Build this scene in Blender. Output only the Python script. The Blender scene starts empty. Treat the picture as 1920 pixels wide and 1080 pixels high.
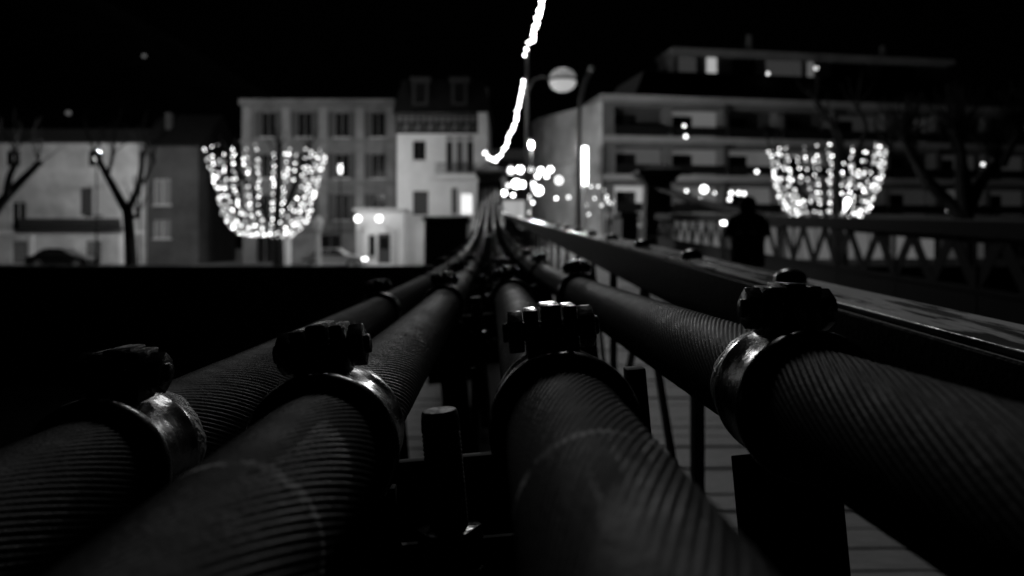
import bpy, bmesh, math, random
from mathutils import Vector, Matrix

random.seed(7)
sc = bpy.context.scene
COL = sc.collection

# ------------------------------------------------------------------ camera, sky, sun, exposure
F = 1500.0            # focal length in photograph pixels
CZ = 2.0              # camera height above the quay street (z = 0)
cam_d = bpy.data.cameras.new('camera')
cam = bpy.data.objects.new('camera', cam_d)
COL.objects.link(cam)
cam.location = (0, 0, CZ)
cam.rotation_euler = (math.radians(90), 0, 0)
cam_d.sensor_width = 36.0
cam_d.lens = F / 1920 * 36
cam_d.shift_y = -90 / 1920
cam_d.clip_start = 0.02
cam_d.clip_end = 3000
cam_d.dof.use_dof = True
cam_d.dof.focus_distance = 0.62
cam_d.dof.aperture_fstop = 5.8
cam_d.dof.aperture_blades = 0
sc.camera = cam

SUN_EL, SUN_AZ = math.radians(36), math.radians(3)   # azimuth from +Y, towards +X positive
world = bpy.data.worlds.new('World')
sc.world = world
world.use_nodes = True
wn = world.node_tree
wn.nodes.clear()
sky = wn.nodes.new('ShaderNodeTexSky')
sky.sky_type = 'NISHITA'
sky.sun_disc = False
sky.sun_elevation = SUN_EL
sky.sun_rotation = SUN_AZ
bw = wn.nodes.new('ShaderNodeRGBToBW')
bg = wn.nodes.new('ShaderNodeBackground')
bg.inputs['Strength'].default_value = 0.00002
wo = wn.nodes.new('ShaderNodeOutputWorld')
wn.links.new(sky.outputs[0], bw.inputs[0])
wn.links.new(bw.outputs[0], bg.inputs['Color'])
wn.links.new(bg.outputs[0], wo.inputs['Surface'])

sun_d = bpy.data.lights.new('sun', 'SUN')
sun_d.energy = 0.42
sun_d.angle = math.radians(10)
sun_d.color = (1, 1, 1)
sun = bpy.data.objects.new('sun', sun_d)
COL.objects.link(sun)
sd = Vector((math.sin(SUN_AZ) * math.cos(SUN_EL), math.cos(SUN_AZ) * math.cos(SUN_EL), math.sin(SUN_EL)))
sun.rotation_euler = sd.to_track_quat('Z', 'Y').to_euler()

sc.view_settings.view_transform = 'Standard'
sc.view_settings.look = 'None'
sc.view_settings.exposure = 0
sc.view_settings.gamma = 1
sc.render.engine = 'CYCLES'
sc.cycles.use_adaptive_sampling = False
sc.cycles.use_denoising = True
sc.cycles.denoiser = 'OPENIMAGEDENOISE'
sc.cycles.max_bounces = 6
sc.cycles.diffuse_bounces = 3
sc.cycles.glossy_bounces = 3
sc.cycles.sample_clamp_indirect = 4
sc.cycles.blur_glossy = 0.5
sc.cycles.use_light_tree = True


# ------------------------------------------------------------------ helpers
def P(u, v, y):
    """point that the photograph shows at (u, v), standing y metres ahead"""
    return Vector(((u - 960) / F * y, y, CZ + (450 - v) / F * y))


def mat(name, base=0.1, rough=0.6, metal=0.0, noise=0.0, nscale=4.0, bump=0.0, bscale=30.0,
        emit=0.0, stretch=(1, 1, 1), rnoise=0.0, spec=0.5):
    m = bpy.data.materials.new(name)
    m.use_nodes = True
    nt = m.node_tree
    b = nt.nodes['Principled BSDF']
    b.inputs['Base Color'].default_value = (base, base, base, 1)
    b.inputs['Roughness'].default_value = rough
    b.inputs['Metallic'].default_value = metal
    b.inputs['Specular IOR Level'].default_value = spec
    if emit:
        b.inputs['Emission Color'].default_value = (1, 1, 1, 1)
        b.inputs['Emission Strength'].default_value = emit
    if noise or bump or rnoise:
        tc = nt.nodes.new('ShaderNodeTexCoord')
        mp = nt.nodes.new('ShaderNodeMapping')
        mp.inputs['Scale'].default_value = stretch
        nt.links.new(tc.outputs['Object'], mp.inputs['Vector'])
    if noise or rnoise:
        n = nt.nodes.new('ShaderNodeTexNoise')
        n.inputs['Scale'].default_value = nscale
        n.inputs['Detail'].default_value = 6
        n.inputs['Roughness'].default_value = 0.65
        nt.links.new(mp.outputs[0], n.inputs['Vector'])
    if noise:
        r = nt.nodes.new('ShaderNodeMapRange')
        r.inputs['From Min'].default_value = 0.3
        r.inputs['From Max'].default_value = 0.7
        r.inputs['To Min'].default_value = max(0.002, base * (1 - noise))
        r.inputs['To Max'].default_value = base * (1 + noise)
        nt.links.new(n.outputs['Fac'], r.inputs['Value'])
        nt.links.new(r.outputs[0], b.inputs['Base Color'])
    if rnoise:
        r2 = nt.nodes.new('ShaderNodeMapRange')
        r2.inputs['From Min'].default_value = 0.35
        r2.inputs['From Max'].default_value = 0.65
        r2.inputs['To Min'].default_value = max(0.05, rough - rnoise)
        r2.inputs['To Max'].default_value = min(1, rough + rnoise)
        nt.links.new(n.outputs['Fac'], r2.inputs['Value'])
        nt.links.new(r2.outputs[0], b.inputs['Roughness'])
    if bump:
        n2 = nt.nodes.new('ShaderNodeTexNoise')
        n2.inputs['Scale'].default_value = bscale
        n2.inputs['Detail'].default_value = 5
        bp = nt.nodes.new('ShaderNodeBump')
        bp.inputs['Strength'].default_value = bump
        bp.inputs['Distance'].default_value = 0.01
        nt.links.new(mp.outputs[0], n2.inputs['Vector'])
        nt.links.new(n2.outputs['Fac'], bp.inputs['Height'])
        nt.links.new(bp.outputs[0], b.inputs['Normal'])
    return m


class MB:
    """collects geometry for one mesh"""
    def __init__(self):
        self.v, self.f = [], []

    def quad(self, a, b, c, d):
        n = len(self.v)
        self.v += [tuple(a), tuple(b), tuple(c), tuple(d)]
        self.f.append((n, n + 1, n + 2, n + 3))

    def box(self, x0, x1, y0, y1, z0, z1):
        n = len(self.v)
        self.v += [(x0, y0, z0), (x1, y0, z0), (x1, y1, z0), (x0, y1, z0),
                   (x0, y0, z1), (x1, y0, z1), (x1, y1, z1), (x0, y1, z1)]
        for q in ((0, 3, 2, 1), (4, 5, 6, 7), (0, 1, 5, 4), (1, 2, 6, 5), (2, 3, 7, 6), (3, 0, 4, 7)):
            self.f.append(tuple(n + i for i in q))

    def bar(self, a, b, w, d, up=(0, 0, 1)):
        """rectangular bar from a to b; w across, d along up"""
        a, b = Vector(a), Vector(b)
        t = (b - a).normalized()
        upv = Vector(up)
        s = t.cross(upv)
        if s.length < 1e-4:
            s = t.cross(Vector((1, 0, 0)))
        s.normalize()
        w2 = s.cross(t).normalized()
        n = len(self.v)
        for p in (a, b):
            for i, j in ((-1, -1), (1, -1), (1, 1), (-1, 1)):
                self.v.append(tuple(p + s * (i * w / 2) + w2 * (j * d / 2)))
        for q in ((0, 1, 2, 3), (7, 6, 5, 4), (0, 4, 5, 1), (1, 5, 6, 2), (2, 6, 7, 3), (3, 7, 4, 0)):
            self.f.append(tuple(n + i for i in q))

    def tube(self, pts, rad, seg=10, caps=True):
        pts = [Vector(p) for p in pts]
        if not hasattr(rad, '__len__'):
            rad = [rad] * len(pts)
        base = len(self.v)
        prev = None
        for i, p in enumerate(pts):
            a = pts[max(0, i - 1)]
            b = pts[min(len(pts) - 1, i + 1)]
            t = (b - a).normalized()
            if prev is None:
                ref = Vector((0, 0, 1)) if abs(t.z) < 0.9 else Vector((1, 0, 0))
                s = t.cross(ref).normalized()
            else:
                s = (prev - t * prev.dot(t)).normalized()
            prev = s
            w = t.cross(s)
            for k in range(seg):
                an = 2 * math.pi * k / seg
                self.v.append(tuple(p + (s * math.cos(an) + w * math.sin(an)) * rad[i]))
        for i in range(len(pts) - 1):
            for k in range(seg):
                a = base + i * seg + k
                b = base + i * seg + (k + 1) % seg
                self.f.append((a, b, b + seg, a + seg))
        if caps:
            self.f.append(tuple(base + k for k in reversed(range(seg))))
            e = base + (len(pts) - 1) * seg
            self.f.append(tuple(e + k for k in range(seg)))

    def lathe(self, prof, seg=32, axis='z', c=(0, 0, 0)):
        """profile [(r, h)] turned about an axis"""
        base = len(self.v)
        for r, h in prof:
            for k in range(seg):
                an = 2 * math.pi * k / seg
                a, b = r * math.cos(an), r * math.sin(an)
                p = (a, b, h) if axis == 'z' else (a, h, -b) if axis == 'y' else (h, a, b)
                self.v.append((p[0] + c[0], p[1] + c[1], p[2] + c[2]))
        for i in range(len(prof) - 1):
            for k in range(seg):
                a = base + i * seg + k
                b = base + i * seg + (k + 1) % seg
                self.f.append((a, b, b + seg, a + seg))
        if prof[0][0] > 1e-4:
            self.f.append(tuple(base + k for k in reversed(range(seg))))
        if prof[-1][0] > 1e-4:
            e = base + (len(prof) - 1) * seg
            self.f.append(tuple(e + k for k in range(seg)))

    def mesh(self, name, m, smooth=False, bevel=0.0, bseg=2):
        me = bpy.data.meshes.new(name)
        me.from_pydata(self.v, [], self.f)
        bm = bmesh.new()
        bm.from_mesh(me)
        bmesh.ops.remove_doubles(bm, verts=bm.verts, dist=1e-6)
        bmesh.ops.recalc_face_normals(bm, faces=bm.faces)
        if bevel:
            ed = [e for e in bm.edges if len(e.link_faces) == 2 and e.calc_face_angle(0) > 0.5]
            bmesh.ops.bevel(bm, geom=ed, offset=bevel, segments=bseg, affect='EDGES', profile=0.5)
        bm.to_mesh(me)
        bm.free()
        if smooth:
            me.polygons.foreach_set('use_smooth', [True] * len(me.polygons))
            if smooth == 'angle':
                me.set_sharp_from_angle(angle=math.radians(40))
        me.materials.append(m)
        return me

    def build(self, name, m, parent=None, **kw):
        return link(name, self.mesh(name, m, **kw), parent)


def link(name, me, parent=None):
    o = bpy.data.objects.new(name, me)
    COL.objects.link(o)
    if parent:
        o.parent = parent
    return o


def tag(o, label, cat, group=None):
    o['label'] = label
    o['category'] = cat
    if group:
        o['group'] = group
    return o


def empty(name, loc=(0, 0, 0), rot=(0, 0, 0)):
    o = bpy.data.objects.new(name, None)
    o.empty_display_size = 0.1
    COL.objects.link(o)
    o.location = loc
    o.rotation_euler = rot
    return o


def struct(o, kind='structure'):
    o['kind'] = kind
    return o


# ------------------------------------------------------------------ materials
M = {}
M['black_paint'] = mat('black_paint', 0.012, 0.38, noise=0.4, nscale=60, bump=0.5, bscale=120, rnoise=0.12)
M['clamp_paint'] = mat('clamp_paint', 0.012, 0.26, noise=0.5, nscale=50, bump=0.1, bscale=90, rnoise=0.08)
M['bolt_paint'] = mat('bolt_paint', 0.014, 0.2, noise=0.4, nscale=90, bump=0.1, bscale=120, rnoise=0.08)
M['sleeve'] = mat('sleeve', 0.05, 0.4, noise=0.9, nscale=90, bump=0.6, bscale=190, rnoise=0.2, spec=0.28)
M['iron'] = mat('iron', 0.015, 0.5, noise=0.3, nscale=20, bump=0.3, bscale=60)
M['fascia'] = mat('fascia', 0.012, 0.6, noise=0.5, nscale=30, bump=0.25, bscale=90, spec=0.2)
M['far_iron'] = mat('far_iron', 0.006, 0.8, spec=0.15)
M['plank'] = mat('plank', 0.19, 0.7, noise=0.7, nscale=6, stretch=(1, 14, 14), bump=0.3, bscale=20)
M['stone'] = mat('stone', 0.10, 0.85, noise=0.4, nscale=3, bump=0.5, bscale=12)
M['dark_stone'] = mat('dark_stone', 0.012, 0.9, noise=0.4, nscale=2, bump=0.5, bscale=8)
M['asphalt'] = mat('asphalt', 0.05, 0.85, noise=0.3, nscale=2)
M['water'] = mat('water', 0.003, 0.3, bump=0.25, bscale=1.2, spec=0.0)
M['earth'] = mat('earth', 0.008, 1.0, noise=0.4, nscale=0.05, spec=0.0)
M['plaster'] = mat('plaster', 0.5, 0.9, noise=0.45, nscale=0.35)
M['plaster_mid'] = mat('plaster_mid', 0.2, 0.9, noise=0.4, nscale=0.35)
M['plaster_grey'] = mat('plaster_grey', 0.15, 0.9, noise=0.45, nscale=0.35)
M['plaster_dim'] = mat('plaster_dim', 0.06, 0.9, noise=0.45, nscale=0.35)
M['plaster_white'] = mat('plaster_white', 0.8, 0.9, noise=0.12, nscale=0.5)
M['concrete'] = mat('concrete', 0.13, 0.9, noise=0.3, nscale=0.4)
M['band'] = mat('band', 0.3, 0.9, noise=0.25, nscale=0.4)
M['roof'] = mat('roof', 0.012, 0.9, spec=0.1, noise=0.3, nscale=2)
M['shutter'] = mat('shutter', 0.05, 0.7)
M['pale_shutter'] = mat('pale_shutter', 0.5, 0.7)
M['glass'] = mat('glass', 0.01, 0.15)
M['timber'] = mat('timber', 0.016, 0.8, noise=0.3, nscale=3)
M['trim'] = mat('trim', 0.5, 0.8)
M['bark'] = mat('bark', 0.018, 0.95, noise=0.4, nscale=6, spec=0.1)
M['wire'] = mat('wire', 0.02, 0.7)
M['cloth'] = mat('cloth', 0.006, 0.95, spec=0.1)
M['skin'] = mat('skin', 0.2, 0.6)
M['car_silver'] = mat('car_silver', 0.5, 0.25, metal=0.3)
M['car_black'] = mat('car_black', 0.01, 0.3)
M['rubber'] = mat('rubber', 0.015, 0.8)
M['pale_metal'] = mat('pale_metal', 0.4, 0.5)
M['lamp_metal'] = mat('lamp_metal', 0.12, 0.5)
for nm, e in (('lit_dim', 1.2), ('lit_a', 2.2), ('lit_b', 4.0), ('lit_c', 6.5), ('lit_d', 9.5), ('lit_e', 14.0), ('glow_faint', 0.014), ('bay_fill', 0.04), ('glow_bay', 0.075), ('glow_shop', 0.32), ('glow_hill', 0.09),  # faint and bay glows: emission put in to lighten loggia backs
              ('glow_soft', 0.03), ('glow_dim', 0.10), ('glow_mid', 0.4), ('glow_window', 1.0), ('glow_strong', 2.5), ('glow_hot', 10.0),
              ('garland_lit', 14.0)):
    M[nm] = mat(nm, 0.1 if e < 1 else 0.6, 0.5, emit=e)


def cable_material(worn):
    m = mat('cable_paint', 0.017, 0.56, noise=0.45, nscale=25, bump=0.15, bscale=260, rnoise=0.08, spec=0.035)
    if not worn:
        return m
    nt = m.node_tree
    b = nt.nodes['Principled BSDF']
    src = b.inputs['Base Color'].links[0].from_socket
    tc = next(n for n in nt.nodes if n.type == 'TEX_COORD')
    sep = nt.nodes.new('ShaderNodeSeparateXYZ')
    nt.links.new(tc.outputs['Object'], sep.inputs[0])
    n = nt.nodes.new('ShaderNodeTexNoise')
    n.inputs['Scale'].default_value = 45
    n.inputs['Detail'].default_value = 3
    nt.links.new(tc.outputs['Object'], n.inputs['Vector'])
    # a worn pale ring of old paint round each cable, 0.325 m ahead
    off = nt.nodes.new('ShaderNodeMath'); off.operation = 'MULTIPLY_ADD'
    nt.links.new(n.outputs['Fac'], off.inputs[0])
    off.inputs[1].default_value = 0.022
    off.inputs[2].default_value = -0.336
    add = nt.nodes.new('ShaderNodeMath'); add.operation = 'ADD'
    nt.links.new(sep.outputs['Y'], add.inputs[0])
    nt.links.new(off.outputs[0], add.inputs[1])
    ab = nt.nodes.new('ShaderNodeMath'); ab.operation = 'ABSOLUTE'
    nt.links.new(add.outputs[0], ab.inputs[0])
    mr = nt.nodes.new('ShaderNodeMapRange')
    mr.inputs['From Min'].default_value = 0.0024
    mr.inputs['From Max'].default_value = 0.0055
    mr.inputs['To Min'].default_value = 1
    mr.inputs['To Max'].default_value = 0
    nt.links.new(ab.outputs[0], mr.inputs['Value'])
    n3 = nt.nodes.new('ShaderNodeTexNoise')
    n3.inputs['Scale'].default_value = 70
    nt.links.new(tc.outputs['Object'], n3.inputs['Vector'])
    m3 = nt.nodes.new('ShaderNodeMapRange')
    m3.inputs['From Min'].default_value = 0.45
    m3.inputs['From Max'].default_value = 0.62
    nt.links.new(n3.outputs['Fac'], m3.inputs['Value'])
    mu = nt.nodes.new('ShaderNodeMath'); mu.operation = 'MULTIPLY'
    nt.links.new(mr.outputs[0], mu.inputs[0])
    nt.links.new(m3.outputs[0], mu.inputs[1])
    mx = nt.nodes.new('ShaderNodeMix'); mx.data_type = 'FLOAT'
    nt.links.new(mu.outputs[0], mx.inputs[0])
    nt.links.new(src, mx.inputs[2])
    mx.inputs[3].default_value = 0.34
    nt.links.new(mx.outputs[0], b.inputs['Base Color'])
    return m


M['cable'] = cable_material(False)
M['worn_cable'] = cable_material(True)


def rail_material():
    m = mat('worn_rail', 0.12, 0.18, noise=0.3, nscale=8, bump=0.12, bscale=70, rnoise=0.1, stretch=(1, 0.25, 1))
    nt = m.node_tree
    b = nt.nodes['Principled BSDF']
    src = b.inputs['Base Color'].links[0].from_socket
    tc = next(n for n in nt.nodes if n.type == 'TEX_COORD')
    mp = nt.nodes.new('ShaderNodeMapping')
    mp.inputs['Scale'].default_value = (30, 2.6, 30)
    nt.links.new(tc.outputs['Object'], mp.inputs['Vector'])
    n = nt.nodes.new('ShaderNodeTexNoise')
    n.inputs['Scale'].default_value = 1
    n.inputs['Detail'].default_value = 7
    n.inputs['Roughness'].default_value = 0.6
    nt.links.new(mp.outputs[0], n.inputs['Vector'])
    mr = nt.nodes.new('ShaderNodeMapRange')
    mr.inputs['From Min'].default_value = 0.45
    mr.inputs['From Max'].default_value = 0.50
    nt.links.new(n.outputs['Fac'], mr.inputs['Value'])
    mx = nt.nodes.new('ShaderNodeMix'); mx.data_type = 'FLOAT'
    nt.links.new(mr.outputs[0], mx.inputs[0])
    nt.links.new(src, mx.inputs[2])
    mx.inputs[3].default_value = 0.9
    nt.links.new(mx.outputs[0], b.inputs['Base Color'])
    return m


M['rail'] = rail_material()

# ------------------------------------------------------------------ the setting
mb = MB(); mb.box(-900, 900, -400, 46.4, -8.2, -6.0)
struct(mb.build('river', M['water']))
mb = MB()
mb.quad((-900, 47, 0), (900, 47, 0), (900, 1600, 0), (-900, 1600, 0))
struct(mb.build('quay_street', M['asphalt']))
mb = MB(); mb.box(-900, 900, 46.4, 46.99, -9, -0.004)
struct(mb.build('quay_bank', M['dark_stone']))

# wooded hill behind the town, dark
def hill_h(xx, yy):
    hgt = 165 * math.exp(-((xx + 330) / 230) ** 2) + 16 * math.exp(-((xx - 260) / 260) ** 2)
    k = max(0.0, min(1.0, (yy - 170) / 260))
    return -0.5 + hgt * k * k * (3 - 2 * k) + 2.0 * math.sin(xx * .07) * math.sin(yy * .05) * k


mb = MB()
nx, ny = 60, 14
rows = []
for j in range(ny):
    yy = 170 + j * 45
    for i in range(nx):
        xx = -620 + i * 21
        mb.v.append((xx, yy, hill_h(xx, yy)))
for j in range(ny - 1):
    for i in range(nx - 1):
        a = j * nx + i
        mb.f.append((a, a + 1, a + 1 + nx, a + nx))
hill = struct(mb.build('hill', M['earth'], smooth=True))


# ------------------------------------------------------------------ bridge frame of reference
TILT = math.radians(5.08)
SX = -0.0267                       # the bridge runs slightly towards the left of straight ahead


def bx(X, y):
    return X + SX * y


def cable_dz(y):
    return -0.02 * y + 0.003 * y * y


def rail_z(y):
    return CZ - 0.128 + 0.0373 * y


def deck_z(y):
    return rail_z(y) - 1.24


YP = 30.0                          # far pylons
CAB = [(-0.252, -0.140), (-0.105, -0.1217), (0.0467, -0.1083), (0.2, -0.095)]
ORD = ['outermost', 'second', 'third', 'innermost']
R_CAB = 0.038


def wire_cable(name, X, Z, fine=True, worn=False):
    """spiral strand of 46 outer wires; straight smooth tube where far away"""
    mb = MB()
    nw, per = 62, 4
    n = nw * per if fine else 14
    offs = [-0.0010, -0.0003, 0.0, -0.0003]
    lead = 0.735
    ys = []
    y = -6.0
    while y < YP - 0.1:
        ys.append(y)
        if fine:
            y += 0.5 if y < -0.45 else 0.02 if y < 2.2 else 0.05 if y < 4.5 else 0.4
        else:
            y += 0.8
    ys.append(YP - 0.1)
    wob = [random.uniform(-.00028, .00022) for _ in range(nw)]
    for y in ys:
        yy = min(max(y, -0.4), 4.6)
        amp = 1.0 if y < 2.0 else max(0.0, 1 - (y - 2.0) / 2.5)
        rot = -2 * math.pi * yy / lead
        c = Vector((bx(X, y), y, CZ + Z + cable_dz(y)))
        for k in range(n):
            a = 2 * math.pi * k / n + (rot if fine else 0)
            r = R_CAB + ((offs[k % per] + wob[k // per] * (.6 + .4 * math.sin(9 * y + k))) * amp if fine else 0)
            mb.v.append((c.x + r * math.cos(a), c.y, c.z + r * math.sin(a)))
    for i in range(len(ys) - 1):
        for k in range(n):
            a = i * n + k
            b = i * n + (k + 1) % n
            mb.f.append((a, b, b + n, a + n))
    me = bpy.data.meshes.new(name)
    me.from_pydata(mb.v, [], mb.f)
    me.polygons.foreach_set('use_smooth', [True] * len(me.polygons))
    me.materials.append(M['worn_cable' if worn else 'cable'] if fine else M['far_iron'])
    me.flip_normals()
    return link(name, me)


CAB_LABEL = ['thick twisted wire main cable on the river side of the near bundle',
             'thick twisted wire main cable, second from the river side in the near bundle',
             'thick twisted wire main cable, third from the river side in the near bundle',
             'thick twisted wire main cable beside the worn flat rail']
for i, (X, Z) in enumerate(CAB):
    tag(wire_cable('main_cable', X, Z, worn=i in (1, 2)), CAB_LABEL[i], 'bridge cable', 'near bundle of four main cables')
for i, dX in enumerate((-0.2, -0.05, 0.1, 0.25)):
    tag(wire_cable('main_cable', 6.3 + dX, -0.1, fine=False),
        'dark far-side main cable rising from behind the lattice railing to the stone pylon', 'bridge cable',
        'far bundle of four main cables')

# ---------------- clamps: collar, sleeve, two ears, eye plate, bolt with nuts, hanger plate
def clamp_meshes():
    d = {}
    mb = MB()
    prof = [(0.0385, -0.0440), (0.0420, -0.0465), (0.0455, -0.0460), (0.0480, -0.0425), (0.0485, -0.0380), (0.0470, -0.0335),
            (0.0445, -0.0310), (0.0436, -0.0260), (0.0434, 0.0), (0.0440, 0.012), (0.0452, 0.016), (0.0448, 0.0215), (0.0425, 0.0240),
            (0.0385, 0.0235)]
    base = len(mb.v)
    mb.lathe(prof, 56, 'y')
    mb.f = mb.f[:-2]
    d['collar'] = mb.mesh('collar', M['clamp_paint'], smooth=True)
    mb = MB()
    seg = 56
    rnd = random.Random(3)
    prof = [(0.0387, 0.020), (0.0418, 0.0215), (0.0420, 0.030), (0.0418, 0.044), (0.0408, 0.050), (0.0383, 0.0525)]
    mb.lathe(prof, seg, 'y')
    mb.f = mb.f[:-2]
    for k in range(seg):          # ragged, dripped far edge
        j = 0.0018 * math.sin(k * .7) + 0.0012 * math.sin(k * 1.6 + 1) + rnd.uniform(-.0008, .0008) - .006
        for r in (3, 4, 5):
            x, y, z = mb.v[r * seg + k]
            mb.v[r * seg + k] = (x * (1 + rnd.uniform(-.002, .003)), y + j, z * (1 + rnd.uniform(-.002, .003)))
    d['sleeve'] = mb.mesh('sleeve', M['sleeve'], smooth=True)
    for nm, x0, x1, z1, yy in (('ear', -0.0185, -0.0095, 0.0765, 0.017), ('ear_b', 0.0075, 0.0160, 0.0775, 0.017)):
        mb = MB()
        mb.box(x0, x1, -yy + .003, yy + .003, 0.040, z1 - .003)
        me = mb.mesh('ear', M['clamp_paint'], bevel=0.0012, smooth='angle')
        d[nm] = me
    mb = MB()
    mb.box(-0.0075, 0.0055, -0.015, 0.024, 0.041, 0.0760)
    d['eye'] = mb.mesh('eye_plate', M['bolt_paint'], bevel=0.0014, smooth='angle')
    mb = MB()
    mb.box(-0.0155, 0.0135, -0.011, 0.019, 0.040, 0.0625)
    d['saddle'] = mb.mesh('saddle_block', M['far_iron'], bevel=0.001, smooth='angle')
    mb = MB()
    mb.tube([(-0.0335, .003, 0.0585), (0.0315, .003, 0.0585)], 0.0065, 14)
    d['bolt'] = mb.mesh('bolt', M['bolt_paint'], bevel=0.001, smooth='angle')
    for nm, a, b in (('nut', -0.0300, -0.0195), ('head', 0.0175, 0.0280)):
        mb = MB()
        mb.lathe([(0.0145, a), (0.0145, b)], 6, 'x', (0, 0.003, 0.0585))
        mb.v = [(x, .003 + (y - .003) * math.cos(.5236) - (z - .0585) * math.sin(.5236), .0585 + (y - .003) * math.sin(.5236) + (z - .0585) * math.cos(.5236)) for x, y, z in mb.v]
        d[nm] = mb.mesh('nut', M['bolt_paint'], bevel=0.0012, smooth='angle')
    mb = MB()
    mb.box(-0.031, 0.031, 0.010, 0.022, -0.40, -0.043)
    d['plate'] = mb.mesh('hanger_plate', M['far_iron'], bevel=0.001, smooth='angle')
    for nm, a, b in (('strap_r', 0.0480, 0.0610), ('strap_l', -0.0590, -0.0480)):
        top = 0.026 if a > 0 else -0.04
        mb = MB(); mb.box(a, b, 0.004, 0.020, -0.34, top); d[nm] = mb.mesh('hanger_strap', M['far_iron'], bevel=0.001, smooth='angle')
    return d


CM = clamp_meshes()
STATIONS = [0.536 + 1.3 * k for k in range(10)]
ROW = ['nearest row', 'second row', 'third row', 'fourth row', 'fifth row', 'sixth row', 'seventh row', 'eighth row',
       'ninth row', 'tenth row']
ROLL = [[-5, 2, 0, -6], [4, -5, 6, -3], [2, 6, -4, 5]]
SHIFT = [0.0, 0.004, 0.030, 0.001]
for k, ys in enumerate(STATIONS):
    for i, (X, Z) in enumerate(CAB):
        y = ys + (0.012 if i == 0 else 0)
        slope = math.atan(-0.02 + 0.006 * y)
        roll = math.radians(ROLL[k][i] if k < 3 else random.uniform(-6, 6))
        root = empty('cable_clamp', (bx(X, y), y, CZ + Z + cable_dz(y)))
        root.rotation_euler = (Matrix.Rotation(-SX * 0 + math.atan(-SX), 4, 'Z') @ Matrix.Rotation(slope, 4, 'X') @
                               Matrix.Rotation(-TILT - roll, 4, 'Y')).to_euler()
        tag(root, 'black bolted clamp on the %s main cable, %s from the front' % (ORD[i], ROW[k]) if k else
            'black bolted clamp with blocky bolt head on the %s main cable, nearest row' % ORD[i], 'cable clamp',
            'clamps on the near main cables')
        link('collar', CM['collar'], root)
        link('sleeve', CM['sleeve'], root)
        link('ear', CM['ear'], root)
        link('ear', CM['ear_b'], root)
        link('eye_plate', CM['eye'], root)
        link('saddle_block', CM['saddle'], root)
        b = link('bolt', CM['bolt'], root)
        link('nut', CM['nut'], b)
        link('nut', CM['head'], b)
        if i == 2:
            st = link('hanger_strap', CM['strap_r'], root)
            st.rotation_euler = (0, roll, 0)
        hp = link('hanger_plate', CM['plate'], root)
        hp.location = (SHIFT[i], 0.006, 0)
        hp.scale = (1.17 if i == 3 else 1.0, 1, 1)
        hp.rotation_euler = (0, roll, 0)

# ---------------- cross yokes with the threaded rod between the middle cables
def thread_rod():
    mb = MB()
    prof = []
    z = -0.30
    while z < -0.012:
        prof += [(0.0122, z), (0.0131, z + 0.0015)]
        z += 0.003
    prof += [(0.0128, -0.006), (0.0122, -0.002), (0.0112, 0.0), (0.0, 0.0005)]
    mb.lathe(prof, 28, 'z')
    return mb.mesh('threaded_rod', M['iron'], smooth='angle')


ROD = thread_rod()
mb = MB(); mb.lathe([(0.0225, -0.099), (0.0225, -0.078)], 6, 'z'); NUT = mb.mesh('nut', M['bolt_paint'], bevel=0.0015, smooth='angle')
mb = MB(); mb.lathe([(0.031, -0.1035), (0.031, -0.0992)], 32, 'z'); WASHER = mb.mesh('washer', M['sleeve'], bevel=0.001, smooth='angle')
mb = MB(); mb.box(-0.22, 0.10, -0.012, 0.045, -0.155, -0.104); YOKE = mb.mesh('yoke_beam', M['far_iron'], bevel=0.002, smooth='angle')
mb = MB(); mb.box(-0.1, 0.1, 0.046, 0.056, -0.1035, -0.045); BRACE = mb.mesh('back_plate', M['far_iron'], bevel=0.001, smooth='angle')
mb = MB(); mb.tube([(0, 0.015, -0.165), (0, 0.015, -1.28)], 0.011, 12); HANG = mb.mesh('hanger_rod', M['iron'], smooth='angle')
for k, y in enumerate(STATIONS):
    X, Z = -0.0345, -0.104
    root = empty('cross_yoke', (bx(X, y), y, CZ + Z + cable_dz(y)), (0, -TILT, 0))
    tag(root, 'dark cross yoke with upright threaded rod between the middle cables, %s' % ROW[k], 'bridge hanger',
        'cross yokes under the near cables')
    r = link('threaded_rod', ROD, root)
    link('nut', NUT, r)
    link('washer', WASHER, r)
    link('yoke_beam', YOKE, root)
    link('back_plate', BRACE, root)
    h = link('hanger_rod', HANG, root)
    h.rotation_euler = (0, TILT, 0)

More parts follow.
